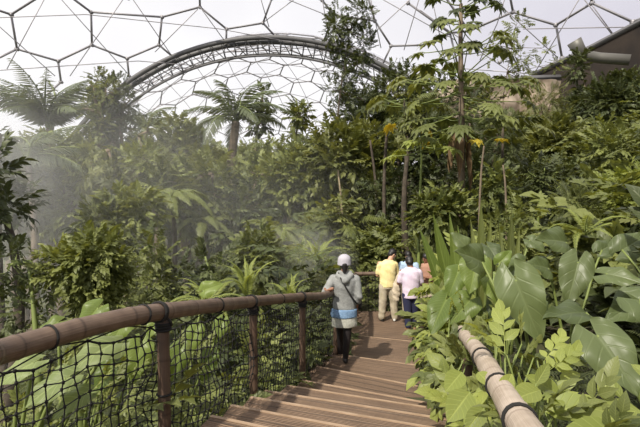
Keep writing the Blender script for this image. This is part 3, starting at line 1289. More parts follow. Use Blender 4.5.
def hand(b, w, d, side, s=1.0, thumb=(0, 1, 0)):
    """wrist w, pointing d; palm plus five curled fingers"""
    w, d = Vector(w), Vector(d).normalized()
    t = Vector(thumb)
    t = (t - d * t.dot(d)).normalized()
    nrm = d.cross(t) * side
    palm = w + d * .045 * s
    b.limb([w, w + d * .03 * s], [.024 * s, .026 * s])
    rotm_ = Matrix((t, nrm, d)).transposed()
    b.ball(palm, (.040 * s, .018 * s, .048 * s), rotm_)
    for k, l in enumerate((.066, .074, .068, .052)):
        o = t * (.027 - .018 * k) * s + w + d * .085 * s
        p1 = o + d * l * .45 * s + nrm * .004
        p2 = p1 + (d * .7 + nrm * .7) * l * .35 * s
        p3 = p2 + (d * .2 + nrm) * l * .28 * s
        b.limb([o - d * .02, o, p1, p2, p3], [.0098 * s, .0095 * s, .009 * s, .0085 * s, .007 * s])
    o = w + d * .025 * s + t * .028 * s
    p1 = o + (t * .7 + d * .7) * .035 * s
    p2 = p1 + (t * .2 + d + nrm * .3) * .028 * s
    b.limb([o, p1, p2], [.012 * s, .011 * s, .009 * s])


def head(b, c, fwd, s=1.0, tilt=0.0):
    """c: centre of the skull"""
    c = Vector(c)
    f = Vector(fwd).normalized()
    r_ = Vector((f.y, -f.x, 0)).normalized()
    u = r_.cross(f)
    R = Matrix((r_, f, u)).transposed()
    b.ball(c, (.076 * s, .094 * s, .10 * s), R)
    b.ball(c + R @ Vector((0, .028, -.062)) * s, (.054 * s, .058 * s, .056 * s), R)
    b.ball(c + R @ Vector((0, .098, -.026)) * s, (.013 * s, .018 * s, .024 * s), R)
    b.ball(c + R @ Vector((0, .086, -.072)) * s, (.024 * s, .012 * s, .010 * s), R)
    b.ball(c + R @ Vector((0, .085, -.105)) * s, (.02 * s, .016 * s, .014 * s), R)
    for e in (-1, 1):
        b.ball(c + R @ Vector((e * .079, -.002, -.018)) * s, (.010 * s, .02 * s, .03 * s), R)
        b.ball(c + R @ Vector((e * .03, .084, .005)) * s, (.013 * s, .008 * s, .008 * s), R)
    return R


def eyes(root, c, R, s=1.0):
    mb = Blob()
    for e in (-1, 1):
        mb.ball(Vector(c) + R @ Vector((e * .031, .088, .004)) * s, (.012 * s, .007 * s, .006 * s), R)
        mb.ball(Vector(c) + R @ Vector((e * .031, .086, .026)) * s, (.018 * s, .008 * s, .004 * s), R)
    mb.mb.obj('eyes', M['hair'], root)


def hair_cap(root, c, R, s=1.0, long=0.0, name='hair'):
    b = Blob()
    c = Vector(c)
    b.ball(c + R @ Vector((0, -.014, .022)) * s, (.086 * s, .098 * s, .098 * s), R)
    b.ball(c + R @ Vector((0, -.045, -.03)) * s, (.074 * s, .066 * s, .075 * s), R)
    if long:
        b.limb([c + R @ Vector((0, -.07, -.03)) * s, c + R @ Vector((0, -.085, -.03 - long)) * s], [.06 * s, .035 * s])
    return b.obj(name, M['hair'], root, .011, 2)


def shoe(root, p, d, mat, s=1.0, name='shoe'):
    b = Blob()
    p = Vector(p)
    d = Vector(d).normalized()
    R = Matrix((Vector((d.y, -d.x, 0)), d, Vector((0, 0, 1)))).transposed()
    b.ball(p + R @ Vector((0, -.02, .045)), (.042, .06, .045), R)
    b.ball(p + R @ Vector((0, .09, .032)), (.048, .10, .034), R)
    b.ball(p + R @ Vector((0, .04, .02)), (.045, .13, .021), R)
    return b.obj(name, M[mat], root, .011, 2)


# --- woman walking down with her left hand on the rail
wl = Vector((.385, 7.80, .30))
root = thing('person', 'person in grey top and black tights going down the steps, holding the left rail', 'person', tuple(wl))
hr = (.99 * (rail_at(7.55)[0]) + .01 * Vector((0, 0, 0))) - wl
hrp = rail_at(7.55)[0] - wl
hipz, shz, hdz = .90, 1.36, 1.60
lk = Vector((-.09, .02, shz - .04))      # left shoulder (image left)
b = Blob()
head(b, (-.0, .05, hdz), (0, 1, -.25))
b.limb([(0, .02, 1.37), (0, .035, 1.52)], [.058, .052])
b.loft([(0, 0, .80, .15, .10), (0, 0, .92, .17, .12), (0, 0, 1.05, .13, .10), (0, 0, 1.2, .155, .11), (0, 0, 1.33, .16, .10), (0, .01, 1.40, .08, .07)])
b.limb([(.05, 0, .88), (.045, -.03, .50), (.02, -.02, .10)], [.095, .062, .038])
b.limb([(.02, -.02, .10), (.02, .06, .05)], [.035, .032])
b.limb([(-.075, 0, .88), (-.055, .22, .50), (-.04, .42, .0)], [.095, .062, .038])
b.limb([(-.04, .42, .0), (-.04, .50, -.08)], [.035, .032])
# arms
LS, LE = Vector((-.175, 0, 1.33)), Vector((-.31, -.10, 1.13))
LW = hrp + Vector((.07, -.0, .085))
b.limb([LS, LE, LW], [.05, .042, .028])
hand(b, LW, (hrp + Vector((-.01, .02, .055))) - LW + Vector((0, .03, 0)), -1, 1.0, (0, 1, 0))
RS, RE, RW = Vector((.175, 0, 1.33)), Vector((.22, -.06, 1.07)), Vector((.20, .06, .86))
b.limb([RS, RE, RW], [.05, .042, .028])
hand(b, RW, (-.03, .05, -1), 1, 1.0, (-.3, 1, 0))
body = b.obj('body', M['skin_dark'], root, .009, 3)
b = Blob()    # tights
b.limb([(.05, 0, .86), (.045, -.03, .50), (.02, -.02, .09)], [.105, .068, .044])
b.limb([(.02, -.02, .09), (.02, .05, .05)], [.042, .038])
b.limb([(-.075, 0, .86), (-.055, .22, .50), (-.04, .42, -.01)], [.105, .068, .044])
b.limb([(-.04, .42, -.01), (-.04, .49, -.09)], [.042, .038])
b.obj('tights', M['tights'], root, .011, 2)
b = Blob()    # top
b.loft([(0, .0, .86, .185, .135), (0, 0, .95, .188, .135), (0, 0, 1.06, .165, .125), (0, -.01, 1.2, .185, .135), (0, -.01, 1.33, .20, .125), (0, 0, 1.41, .11, .095)])
b.limb([LS, LE, LE.lerp(LW, .45)], [.075, .062, .052])
b.limb([RS, RE, RE.lerp(RW, .45)], [.075, .062, .052])
b.limb([(-.10, -.06, 1.40), (0, -.13, 1.33), (.10, -.06, 1.40)], [.045, .06, .045])
b.limb([(-.08, .02, 1.42), (.08, .02, 1.42)], [.05, .05])
b.obj('grey_top', M['grey_cloth'], root, .012, 3, .006)
b = Blob()
b.loft([(0, .01, .58, .20, .15), (0, .01, .66, .205, .155), (0, 0, .78, .195, .15), (0, 0, .84, .18, .14)])
b.obj('skirt', M['hem_cloth'], root, .013, 2, .006)
b = Blob()
b.loft([(-.01, 0, .735, .208, .160), (-.01, 0, .80, .208, .158), (0, 0, .87, .20, .15)])
tag(b.obj('denim_band', M['denim'], root, .013, 2, .004), 'blue denim band round the hips')
R = Matrix.Identity(3)
hair_cap(root, (0, .045, hdz - .01), R, 1.0, .10)
b = Blob()
b.ball((0, .045, hdz + .035), (.105, .118, .088))
b.loft([(0, .045, hdz - .055, .112, .122), (0, .045, hdz + .03, .106, .118)])
b.obj('cap', M['hat'], root, .011, 2)
shoe(root, (.02, 0, .0), (0, 1, 0), 'shoe')
shoe(root, (-.04, .44, -.135), (0, 1, 0), 'shoe')
wroot = root
# bag across the body
root = thing('shoulder_bag', 'small black bag on a strap across the grey top', 'bag', (wl.x + .2, wl.y + .12, wl.z + .85))
ro = Vector(root.location) - wl
mb = Blob()
mb.ball(Vector((.245, .06, .92)) - ro + Vector((0, .02, 0)), (.04, .10, .09))
mb.obj('pouch', M['rope'], root, .011, 2)
mb = MB()
mb.tube([Vector(p) - ro for p in ((-.085, .06, 1.425), (-.10, -.06, 1.44), (-.06, -.155, 1.36), (.02, -.165, 1.22), (.11, -.155, 1.07), (.19, -.08, .96), (.235, 0, .93))], [.006, .011, .013, .013, .013, .012, .008], 6)
mb.obj('strap', M['rope'], root)

# --- yellow shirt man
yl = Vector((1.56, 11.45, 0))
root = thing('person', 'person in a pale yellow shirt and khaki trousers looking down, leftmost of the group', 'person', tuple(yl))
b = Blob()
hc = (.13, .12, 1.55)
R = head(b, hc, (.9, .35, -.55))
b.limb([(.03, .02, 1.36), (.09, .08, 1.48)], [.062, .056])
b.loft([(0, 0, .86, .16, .11), (0, 0, 1.0, .15, .11), (0, 0, 1.2, .17, .12), (0.01, 0, 1.34, .17, .10), (.03, .02, 1.40, .09, .08)])
b.limb([(-.09, 0, .88), (-.11, -.02, .48), (-.13, 0, .08)], [.095, .062, .042])
b.limb([(.09, 0, .88), (.14, .02, .48), (.17, 0, .08)], [.095, .062, .042])
b.limb([(-.19, 0, 1.34), (-.23, .05, 1.06), (-.05, .24, 1.02)], [.052, .043, .030])
b.limb([(.19, .02, 1.32), (.24, .10, 1.06), (.26, .32, 1.08)], [.052, .043, .030])
hand(b, (-.05, .24, 1.02), (.8, .5, .1), 1, 1.0, (0, 0, 1))
hand(b, (.26, .32, 1.08), (.2, .9, .1), 1, 1.0, (0, 0, 1))
b.obj('body', M['skin_pale'], root, .010, 3)
eyes(root, hc, R)
hair_cap(root, hc, R, 1.02)
b = Blob()
b.loft([(0, 0, .80, .19, .14), (0, 0, .95, .185, .14), (0, 0, 1.2, .20, .145), (.01, 0, 1.34, .20, .12), (.03, .02, 1.42, .10, .09)])
b.limb([(-.165, 0, 1.31), (-.215, .035, 1.12)], [.078, .068])
b.limb([(.165, .02, 1.31), (.225, .08, 1.12)], [.078, .068])
b.obj('yellow_shirt', M['yellow_cloth'], root, .012, 3, .004)
b = Blob()
b.loft([(0, 0, .76, .175, .13), (0, 0, .90, .17, .125)])
b.limb([(-.09, 0, .82), (-.11, -.02, .48), (-.13, 0, .09)], [.115, .092, .080])
b.limb([(.09, 0, .82), (.14, .02, .48), (.17, 0, .09)], [.115, .092, .080])
b.obj('trousers', M['khaki'], root, .012, 3, .006)
shoe(root, (-.13, 0, 0), (-.2, 1, 0), 'shoe')
shoe(root, (.17, 0, 0), (.3, 1, 0), 'shoe_white')

# --- lilac shirt man
ll_ = Vector((1.93, 10.55, 0))
root = thing('person', 'person in a lilac shirt and navy trousers seen from behind beside the leafy edge', 'person', tuple(ll_), 0)
b = Blob()
hc = (-.02, .10, 1.50)
R = head(b, hc, (-.1, .9, -.4))
b.limb([(0, .02, 1.32), (0, .07, 1.44)], [.062, .056])
b.loft([(0, 0, .86, .16, .11), (0, 0, 1.0, .15, .11), (0, 0, 1.2, .17, .12), (0, 0, 1.30, .17, .10), (0, .02, 1.36, .09, .08)])
b.limb([(-.08, 0, .88), (-.06, 0, .48), (-.05, 0, .08)], [.095, .062, .042])
b.limb([(.09, 0, .88), (.10, .05, .48), (.11, .10, .08)], [.095, .062, .042])
b.limb([(-.19, 0, 1.30), (-.25, .06, 1.04), (-.20, .26, .98)], [.052, .043, .030])
b.limb([(.19, 0, 1.30), (.24, .05, 1.02), (.20, .22, 1.04)], [.052, .043, .030])
hand(b, (-.20, .26, .98), (.3, .9, .1), -1, 1.0, (0, 0, 1))
hand(b, (.20, .22, 1.04), (-.5, .8, .1), 1, 1.0, (0, 0, 1))
b.obj('body', M['skin_dark'], root, .010, 3)
hair_cap(root, hc, R, 1.06)
b = Blob()
b.loft([(0, 0, .74, .18, .14), (0, 0, .95, .18, .14), (0, 0, 1.18, .20, .145), (0, 0, 1.31, .20, .12), (0, .02, 1.39, .10, .09)])
b.limb([(-.165, 0, 1.28), (-.225, .035, 1.10)], [.08, .07])
b.limb([(.165, 0, 1.28), (.22, .03, 1.08)], [.08, .07])
b.obj('lilac_shirt', M['lilac_cloth'], root, .012, 3, .004)
b = Blob()
b.loft([(0, 0, .74, .165, .125), (0, 0, .88, .165, .12)])
b.limb([(-.08, 0, .80), (-.06, 0, .48), (-.05, 0, .14)], [.11, .085, .070])
b.limb([(.09, 0, .80), (.10, .05, .48), (.11, .10, .14)], [.11, .085, .070])
b.obj('trousers', M['navy'], root, .012, 3)
shoe(root, (-.05, 0, 0), (-.1, 1, 0), 'sandal', 1, 'sandal')
shoe(root, (.11, .10, 0), (.2, 1, 0), 'sandal', 1, 'sandal')


def small_person(label, loc, fwd, cloth, cname, skin, sc=1.0, legs='khaki'):
    root = thing('person', label, 'person', loc)
    b = Blob()
    f = Vector(fwd).normalized()
    hc = Vector((0, 0, 1.56)) + f * .06
    R = head(b, hc, (f.x, f.y, -.4))
    b.limb([(0, 0, 1.38), (0, 0, 1.5)], [.06, .054])
    b.loft([(0, 0, .86, .15, .11), (0, 0, 1.1, .14, .11), (0, 0, 1.32, .16, .10), (0, 0, 1.42, .07, .07)])
    b.limb([(-.09, 0, .88), (-.09, 0, .48), (-.09, 0, .06)], [.09, .06, .042])
    b.limb([(.09, 0, .88), (.09, 0, .48), (.09, 0, .06)], [.09, .06, .042])
    for sd in (-1, 1):
        p = R @ Vector((sd * .18, 0, 0))
        w = R @ Vector((sd * .10, .30, 0))
        e = R @ Vector((sd * .22, .04, 0))
        b.limb([(p.x, p.y, 1.34), (e.x, e.y, 1.08), (w.x, w.y, 1.12)], [.05, .042, .03])
        hand(b, (w.x, w.y, 1.12), (f.x, f.y, .1), sd, 1.0, (0, 0, 1))
    b.obj('body', M[skin], root, .011, 3)
    eyes(root, hc, R)
    hair_cap(root, hc, R, 1.03)
    b = Blob()
    b.loft([(0, 0, .84, .18, .14), (0, 0, 1.1, .17, .14), (0, 0, 1.34, .18, .12), (0, 0, 1.43, .09, .085)])
    for sd in (-1, 1):
        p = R @ Vector((sd * .18, 0, 0))
        e = R @ Vector((sd * .215, .03, 0))
        b.limb([(p.x, p.y, 1.33), (e.x, e.y, 1.12)], [.075, .066])
    b.obj(cname, M[cloth], root, .013, 3, .004)
    b = Blob()
    b.loft([(0, 0, .78, .16, .125), (0, 0, .90, .16, .12)])
    b.limb([(-.09, 0, .82), (-.09, 0, .1)], [.105, .075])
    b.limb([(.09, 0, .82), (.09, 0, .1)], [.105, .075])
    b.obj('trousers', M[legs], root, .013, 3)
    shoe(root, (-.09, 0, 0), fwd, 'shoe')
    shoe(root, (.09, 0, 0), fwd, 'shoe')
    root.scale = (sc, sc, sc)
    return root


small_person('person in light blue facing us between the yellow and lilac shirts', (2.10, 11.75, 0), (-.35, -.9, 0), 'blue_cloth', 'blue_shirt', 'skin_pale', .95)
small_person('person at the right of the group, head just showing past the lilac shoulder', (2.52, 11.6, 0), (-.9, -.4, 0), 'red_cloth', 'shirt', 'skin_dark', .93)
# jacket over the arm
jl = at(399, 273, 10.9)
root = thing('jacket', 'beige jacket hanging between the yellow and lilac shirted people', 'jacket', tuple(jl))
b = Blob()
b.loft([(-.07, 0, -.62, .07, .05), (-.06, 0, -.45, .10, .055), (-.03, 0, -.2, .085, .05), (.02, 0, -.02, .06, .04), (.05, 0, .04, .05, .03)])
b.limb([(.06, 0, .04), (.02, -.03, -.2), (0, -.03, -.38)], [.03, .035, .03])
b.obj('cloth', M['beige_cloth'], root, .012, 2, .012)

# ------------------------------------------------------------------ undergrowth (uncountable)
def undergrowth(name, label, n, area, kind, leafm, s, h, seed, keep=None, tint=.5, soft=1.0):
    r = np.random.default_rng(seed)
    x0, x1, y0, y1 = area
    mb = MB()
    X = r.uniform(x0, x1, n * 2)
    # denser near the camera
    Y = y0 + (y1 - y0) * r.uniform(0, 1, n * 2) ** soft
    P = []
    for x, y in zip(X, Y):
        if keep and not keep(x, y):
            continue
        hh = h * (.35 + .9 * max(0, .5 + noise.noise(Vector((x * .6, y * .6, seed)))))
        P.append((x, y, terrain(x, y) + hh * r.uniform(.1, 1) ** .7))
        if len(P) >= n:
            break
    P = np.array(P)
    n = len(P)
    d = norm(np.stack([r.normal(size=n), r.normal(size=n) - .4, r.uniform(-.2, .7, n)], -1))
    u = norm(np.stack([r.normal(size=n) * .35, r.normal(size=n) * .35 - .25, np.ones(n)], -1))
    scatter_sprays(mb, kind, P, d, u, s, r, tint, .3)
    return tag(mb.obj(name, M[leafm]), label, 'undergrowth', kind='stuff')


lf_ = lambda x, y: ipl(y, LEFT) - x
rt_ = lambda x, y: x - ipl(y, RIGHT)
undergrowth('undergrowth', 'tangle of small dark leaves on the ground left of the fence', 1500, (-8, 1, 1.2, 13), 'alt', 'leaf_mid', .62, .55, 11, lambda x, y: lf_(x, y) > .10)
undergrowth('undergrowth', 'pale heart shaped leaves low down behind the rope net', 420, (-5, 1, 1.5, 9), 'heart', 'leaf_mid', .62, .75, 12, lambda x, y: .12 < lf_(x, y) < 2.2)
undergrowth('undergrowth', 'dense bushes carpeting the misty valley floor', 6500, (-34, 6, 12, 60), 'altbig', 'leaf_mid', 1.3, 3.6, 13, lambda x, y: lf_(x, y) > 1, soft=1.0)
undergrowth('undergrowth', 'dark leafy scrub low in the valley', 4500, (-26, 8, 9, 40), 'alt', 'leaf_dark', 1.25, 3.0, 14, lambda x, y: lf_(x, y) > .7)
undergrowth('undergrowth', 'mixed green scrub covering the right bank', 7500, (2, 30, 8, 41), 'alt', 'leaf_olive', .9, 1.5, 15, lambda x, y: rt_(x, y) > .5, soft=1.3)
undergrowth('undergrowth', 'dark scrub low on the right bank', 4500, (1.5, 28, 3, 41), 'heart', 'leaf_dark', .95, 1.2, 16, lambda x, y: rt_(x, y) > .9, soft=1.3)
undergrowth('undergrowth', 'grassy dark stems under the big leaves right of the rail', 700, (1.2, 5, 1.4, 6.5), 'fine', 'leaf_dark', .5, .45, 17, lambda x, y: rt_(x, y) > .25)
undergrowth('undergrowth', 'creepers with bright leaves climbing the right bank', 5000, (3, 26, 7, 40), 'heart', 'leaf_mid', .85, 2.0, 18, lambda x, y: rt_(x, y) > 1.2, soft=1.3, tint=.65)
undergrowth('undergrowth', 'bushes filling the hollow behind the landing', 2500, (-3, 9, 13.2, 26), 'alt', 'leaf_mid', .85, 2.2, 19, lambda x, y: y > 13.2)
# ------------------------------------------------------------------ palms and ferns
FM_ROYAL = frond_meshes('frond', 3, 1.0, 30, .30, .028, .25, .85, 'leaf_grey', .018, twist=1.6)
FM_ARCH = frond_meshes('frond', 3, 1.0, 30, .24, .026, .62, .75, 'leaf_grey', .012, twist=.5)
FM_PALM = frond_meshes('frond', 3, 1.0, 22, .30, .034, .55, .75, 'leaf_mid', .012, twist=.6)
FM_FERN = frond_meshes('frond', 3, 1.0, 30, .15, .022, .75, .75, 'leaf_lime', .008, twist=.15, wfn=lambda t: (1 - t) ** .8 * min(1, t * 5) + .03)
FM_TFERN = frond_meshes('frond', 3, 1.0, 24, .27, .050, .55, .75, 'leaf_mid', .009, twist=.25, wfn=lambda t: (1 - t) ** .7 * min(1, t * 5) + .03)

palm('palm_tree', 'grey-green palm with shaggy drooping fronds at the far left, tallest plant there', 50, 128, 23, 3.1, 24, FM_ROYAL, .2, elev=(1.15, 1.85), seed=1, yaw0=.6)
palm('palm_tree', 'palm with long arching fronds and brown trunk in front of the arch', 236, 122, 27, 3.4, 16, FM_ARCH, .26, elev=(.1, 1.3), seed=2, yaw0=.3)
palm('palm_tree', 'small feathery palm far off under the left end of the arch', 146, 128, 40, 3.2, 13, FM_ARCH, .2, elev=(.2, 1.1), seed=3, yaw0=1.0)
palm('palm_tree', 'palm with thin drooping fronds between the near left bush and misty trees', 28, 165, 19, 2.6, 11, FM_ROYAL, .14, elev=(.9, 1.6), seed=4, yaw0=2)
palm('palm_tree', 'dark palm behind the papaya tree at mid height', 405, 118, 24, 2.6, 13, FM_PALM, .14, elev=(.1, 1.1), seed=5, yaw0=.2)
palm('palm_tree', 'low palm with stiff fronds right behind the people', 352, 232, 18, 1.7, 11, FM_PALM, .1, elev=(.1, 1.1), seed=6, yaw0=1.2)
palm('tree_fern', 'tree fern with wide flat fronds in the misty middle left', 172, 196, 16, 1.75, 13, FM_TFERN, .08, elev=(-.05, .5), seed=7, yaw0=.1, cat='tree fern', bark='bark_dark')
palm('tree_fern', 'tree fern behind the person in the cap, beside the thin mist', 275, 232, 17, 1.6, 12, FM_TFERN, .08, elev=(-.05, .7), seed=8, yaw0=.7, cat='tree fern', bark='bark_dark')
palm('tree_fern', 'tree fern low in the valley below the brown palm trunk', 205, 222, 20, 1.9, 12, FM_TFERN, .08, elev=(.0, .6), seed=9, yaw0=.9, cat='tree fern', bark='bark_dark')
palm('tree_fern', 'tree fern with pale fronds on the bank at the right edge', 628, 215, 11, 1.3, 11, FM_TFERN, .07, elev=(.0, .6), seed=10, yaw0=.4, cat='tree fern', bark='bark_dark')
palm('fern', 'bright upright fern rising above the handrail between the second and third posts', 247, 300, 7.2, .80, 11, FM_FERN, elev=(.95, 1.65), seed=11, cat='fern', trunk=False)
palm('fern', 'bright fern with fronds just above the handrail near the hand of the woman', 290, 304, 8.4, .62, 10, FM_FERN, elev=(.8, 1.5), seed=12, cat='fern', trunk=False)
palm('fern', 'pale fern arching left over the rail above the first post', 207, 304, 5.6, .60, 9, FM_FERN, elev=(.05, .9), seed=13, yaw0=1.45, cat='fern', trunk=False)
palm('fern', 'fern beside the landing left of the yellow shirt', 318, 262, 12.8, 1.0, 12, FM_FERN, elev=(.3, 1.2), seed=14, cat='fern', trunk=False)
palm('fern', 'fern drooping on the bank behind the big veined leaves', 585, 235, 7.0, .8, 10, FM_FERN, elev=(.0, .8), seed=15, cat='fern', trunk=False)

# ------------------------------------------------------------------ named trees and bushes
T_ = [
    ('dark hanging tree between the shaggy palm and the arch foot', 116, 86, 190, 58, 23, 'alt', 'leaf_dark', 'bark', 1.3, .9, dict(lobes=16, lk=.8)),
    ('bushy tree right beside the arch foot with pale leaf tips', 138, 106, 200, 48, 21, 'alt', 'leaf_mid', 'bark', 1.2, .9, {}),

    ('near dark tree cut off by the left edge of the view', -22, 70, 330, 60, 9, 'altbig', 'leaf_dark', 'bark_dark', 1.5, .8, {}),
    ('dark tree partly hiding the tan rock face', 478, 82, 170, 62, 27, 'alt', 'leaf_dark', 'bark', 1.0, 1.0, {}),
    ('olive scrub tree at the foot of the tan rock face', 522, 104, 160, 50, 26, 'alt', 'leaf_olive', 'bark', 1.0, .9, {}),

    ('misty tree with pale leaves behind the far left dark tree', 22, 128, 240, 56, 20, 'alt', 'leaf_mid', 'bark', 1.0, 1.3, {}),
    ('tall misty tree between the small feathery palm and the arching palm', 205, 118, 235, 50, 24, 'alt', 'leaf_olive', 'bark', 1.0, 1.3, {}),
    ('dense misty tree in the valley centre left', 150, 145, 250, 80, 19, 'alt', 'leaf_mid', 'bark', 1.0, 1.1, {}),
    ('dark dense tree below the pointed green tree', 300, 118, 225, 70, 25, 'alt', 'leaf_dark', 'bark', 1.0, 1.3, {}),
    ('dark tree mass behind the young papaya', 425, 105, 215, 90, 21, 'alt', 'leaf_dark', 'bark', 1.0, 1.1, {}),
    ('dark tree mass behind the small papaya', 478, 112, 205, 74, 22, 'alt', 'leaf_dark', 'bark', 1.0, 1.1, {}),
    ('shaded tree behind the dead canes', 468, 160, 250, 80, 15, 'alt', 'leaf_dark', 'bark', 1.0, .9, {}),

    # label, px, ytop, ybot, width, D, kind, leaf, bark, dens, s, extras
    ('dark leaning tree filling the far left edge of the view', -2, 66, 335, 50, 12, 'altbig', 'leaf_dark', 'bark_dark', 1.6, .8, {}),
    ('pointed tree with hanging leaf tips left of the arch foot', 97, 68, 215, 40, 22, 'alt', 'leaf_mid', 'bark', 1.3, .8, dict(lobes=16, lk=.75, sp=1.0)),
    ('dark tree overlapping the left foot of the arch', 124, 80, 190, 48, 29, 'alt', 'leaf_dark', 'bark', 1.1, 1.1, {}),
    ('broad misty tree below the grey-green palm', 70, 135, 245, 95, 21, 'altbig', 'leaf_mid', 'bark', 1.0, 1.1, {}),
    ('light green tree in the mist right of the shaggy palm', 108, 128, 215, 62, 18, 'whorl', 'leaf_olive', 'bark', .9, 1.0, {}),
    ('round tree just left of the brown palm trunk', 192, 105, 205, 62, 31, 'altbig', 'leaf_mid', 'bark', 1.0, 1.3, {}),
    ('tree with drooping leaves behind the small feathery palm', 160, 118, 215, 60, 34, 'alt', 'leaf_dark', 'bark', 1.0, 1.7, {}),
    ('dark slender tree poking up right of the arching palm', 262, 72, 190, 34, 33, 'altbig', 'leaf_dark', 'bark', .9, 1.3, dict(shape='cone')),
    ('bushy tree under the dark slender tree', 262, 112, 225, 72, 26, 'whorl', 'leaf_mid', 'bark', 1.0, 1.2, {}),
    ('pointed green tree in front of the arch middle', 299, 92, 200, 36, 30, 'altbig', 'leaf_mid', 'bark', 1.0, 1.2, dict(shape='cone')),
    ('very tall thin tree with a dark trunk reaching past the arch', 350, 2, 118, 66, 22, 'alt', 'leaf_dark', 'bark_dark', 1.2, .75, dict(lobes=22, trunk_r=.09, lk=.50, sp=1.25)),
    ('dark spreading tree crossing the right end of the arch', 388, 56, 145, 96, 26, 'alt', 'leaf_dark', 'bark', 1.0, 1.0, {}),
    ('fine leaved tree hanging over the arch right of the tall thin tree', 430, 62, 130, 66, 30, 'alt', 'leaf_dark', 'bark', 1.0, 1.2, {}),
    ('yellow-green tree left of the papaya trunk', 412, 86, 170, 50, 15, 'whorl', 'leaf_olive', 'bark_dark', .75, .85, {}),
    ('olive tree with hanging leaves below the tall thin tree', 352, 118, 205, 80, 21, 'altbig', 'leaf_olive', 'bark', 1.0, 1.0, {}),
    ('sprawling green tree behind the misty hollow', 310, 140, 235, 78, 22, 'altbig', 'leaf_mid', 'bark', 1.0, 1.0, {}),
    ('dark tree low in the middle distance', 236, 168, 262, 70, 21, 'alt', 'leaf_dark', 'bark', 1.0, 1.5, {}),
    ('bush with yellow-green leaves left of the people', 330, 196, 262, 62, 18, 'altbig', 'leaf_olive', 'bark', 1.0, .8, {}),
    ('bright leaved bush standing clear above the left handrail', 86, 232, 318, 88, 8.6, 'altbig', 'leaf_mid', 'stem', .8, .42, dict(lobes=14, tint=.85)),
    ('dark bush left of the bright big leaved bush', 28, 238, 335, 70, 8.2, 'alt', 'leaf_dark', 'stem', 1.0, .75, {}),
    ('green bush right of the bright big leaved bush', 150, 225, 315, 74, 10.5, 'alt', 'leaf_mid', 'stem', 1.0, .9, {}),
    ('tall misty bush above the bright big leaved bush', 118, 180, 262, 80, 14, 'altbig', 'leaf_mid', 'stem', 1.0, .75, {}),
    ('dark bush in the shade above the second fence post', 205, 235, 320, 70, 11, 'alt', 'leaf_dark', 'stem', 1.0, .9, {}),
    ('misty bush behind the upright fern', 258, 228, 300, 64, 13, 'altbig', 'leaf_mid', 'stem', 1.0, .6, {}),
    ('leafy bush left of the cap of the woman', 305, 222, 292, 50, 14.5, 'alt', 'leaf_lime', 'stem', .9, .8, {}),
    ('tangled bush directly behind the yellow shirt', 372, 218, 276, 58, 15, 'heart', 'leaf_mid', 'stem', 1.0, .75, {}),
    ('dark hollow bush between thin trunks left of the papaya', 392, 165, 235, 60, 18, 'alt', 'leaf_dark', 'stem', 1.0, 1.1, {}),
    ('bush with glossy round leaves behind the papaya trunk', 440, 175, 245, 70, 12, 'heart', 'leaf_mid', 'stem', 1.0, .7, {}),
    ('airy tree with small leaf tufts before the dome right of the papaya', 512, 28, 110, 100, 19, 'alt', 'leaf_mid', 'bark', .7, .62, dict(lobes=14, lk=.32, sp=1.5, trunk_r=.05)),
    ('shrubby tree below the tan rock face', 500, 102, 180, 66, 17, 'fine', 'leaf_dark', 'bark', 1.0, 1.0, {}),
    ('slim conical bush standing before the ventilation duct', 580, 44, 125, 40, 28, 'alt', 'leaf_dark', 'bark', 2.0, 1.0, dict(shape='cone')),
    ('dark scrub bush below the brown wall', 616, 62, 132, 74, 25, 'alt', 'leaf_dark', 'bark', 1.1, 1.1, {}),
    ('scrub bush between the duct and the tan rock face', 552, 88, 135, 50, 27, 'fine', 'leaf_olive', 'bark', .9, 1.2, {}),
    ('yellow-green bush on the upper right bank', 560, 118, 185, 80, 18, 'altbig', 'leaf_olive', 'stem', 1.0, .8, {}),
    ('green bush at the right edge below the brown wall', 622, 122, 190, 70, 14, 'alt', 'leaf_mid', 'stem', 1.0, 1.0, {}),
    ('bright bush at the right edge halfway up the bank', 626, 165, 235, 66, 9.5, 'altbig', 'leaf_lime', 'stem', .9, .42, {}),
    ('dark drooping bush in the middle of the right bank', 545, 150, 222, 74, 12, 'alt', 'leaf_dark', 'stem', 1.0, .85, {}),
    ('fine leaved bush above the big veined leaves', 585, 178, 245, 70, 9, 'fine', 'leaf_mid', 'stem', 1.0, .55, {}),
    ('heart leaved climber between the two dead canes', 492, 150, 225, 44, 11, 'heart', 'leaf_mid', 'stem', .9, .6, {}),
    ('bush with tangled leaves right of the lance leaved clump', 512, 195, 265, 60, 8, 'alt', 'leaf_mid', 'stem', 1.0, .55, {}),
]
for i, (lb, px, yt, yb, w, D, kd, lm, bk, dn, s, ex) in enumerate(T_):
    if D > 20 and 'shape' not in ex and yt < 130 and 'very tall' not in lb and 'airy' not in lb and 'duct' not in lb:
        yb += 25
        w *= 1.12
    cat = 'bush' if 'bush' in lb or 'climber' in lb or 'shrub' in lb else 'tree'
    tree('bush' if cat == 'bush' else 'tree', lb, px, yt, yb, w, D, kd, lm, bk, dn, s, i, cat, **ex)

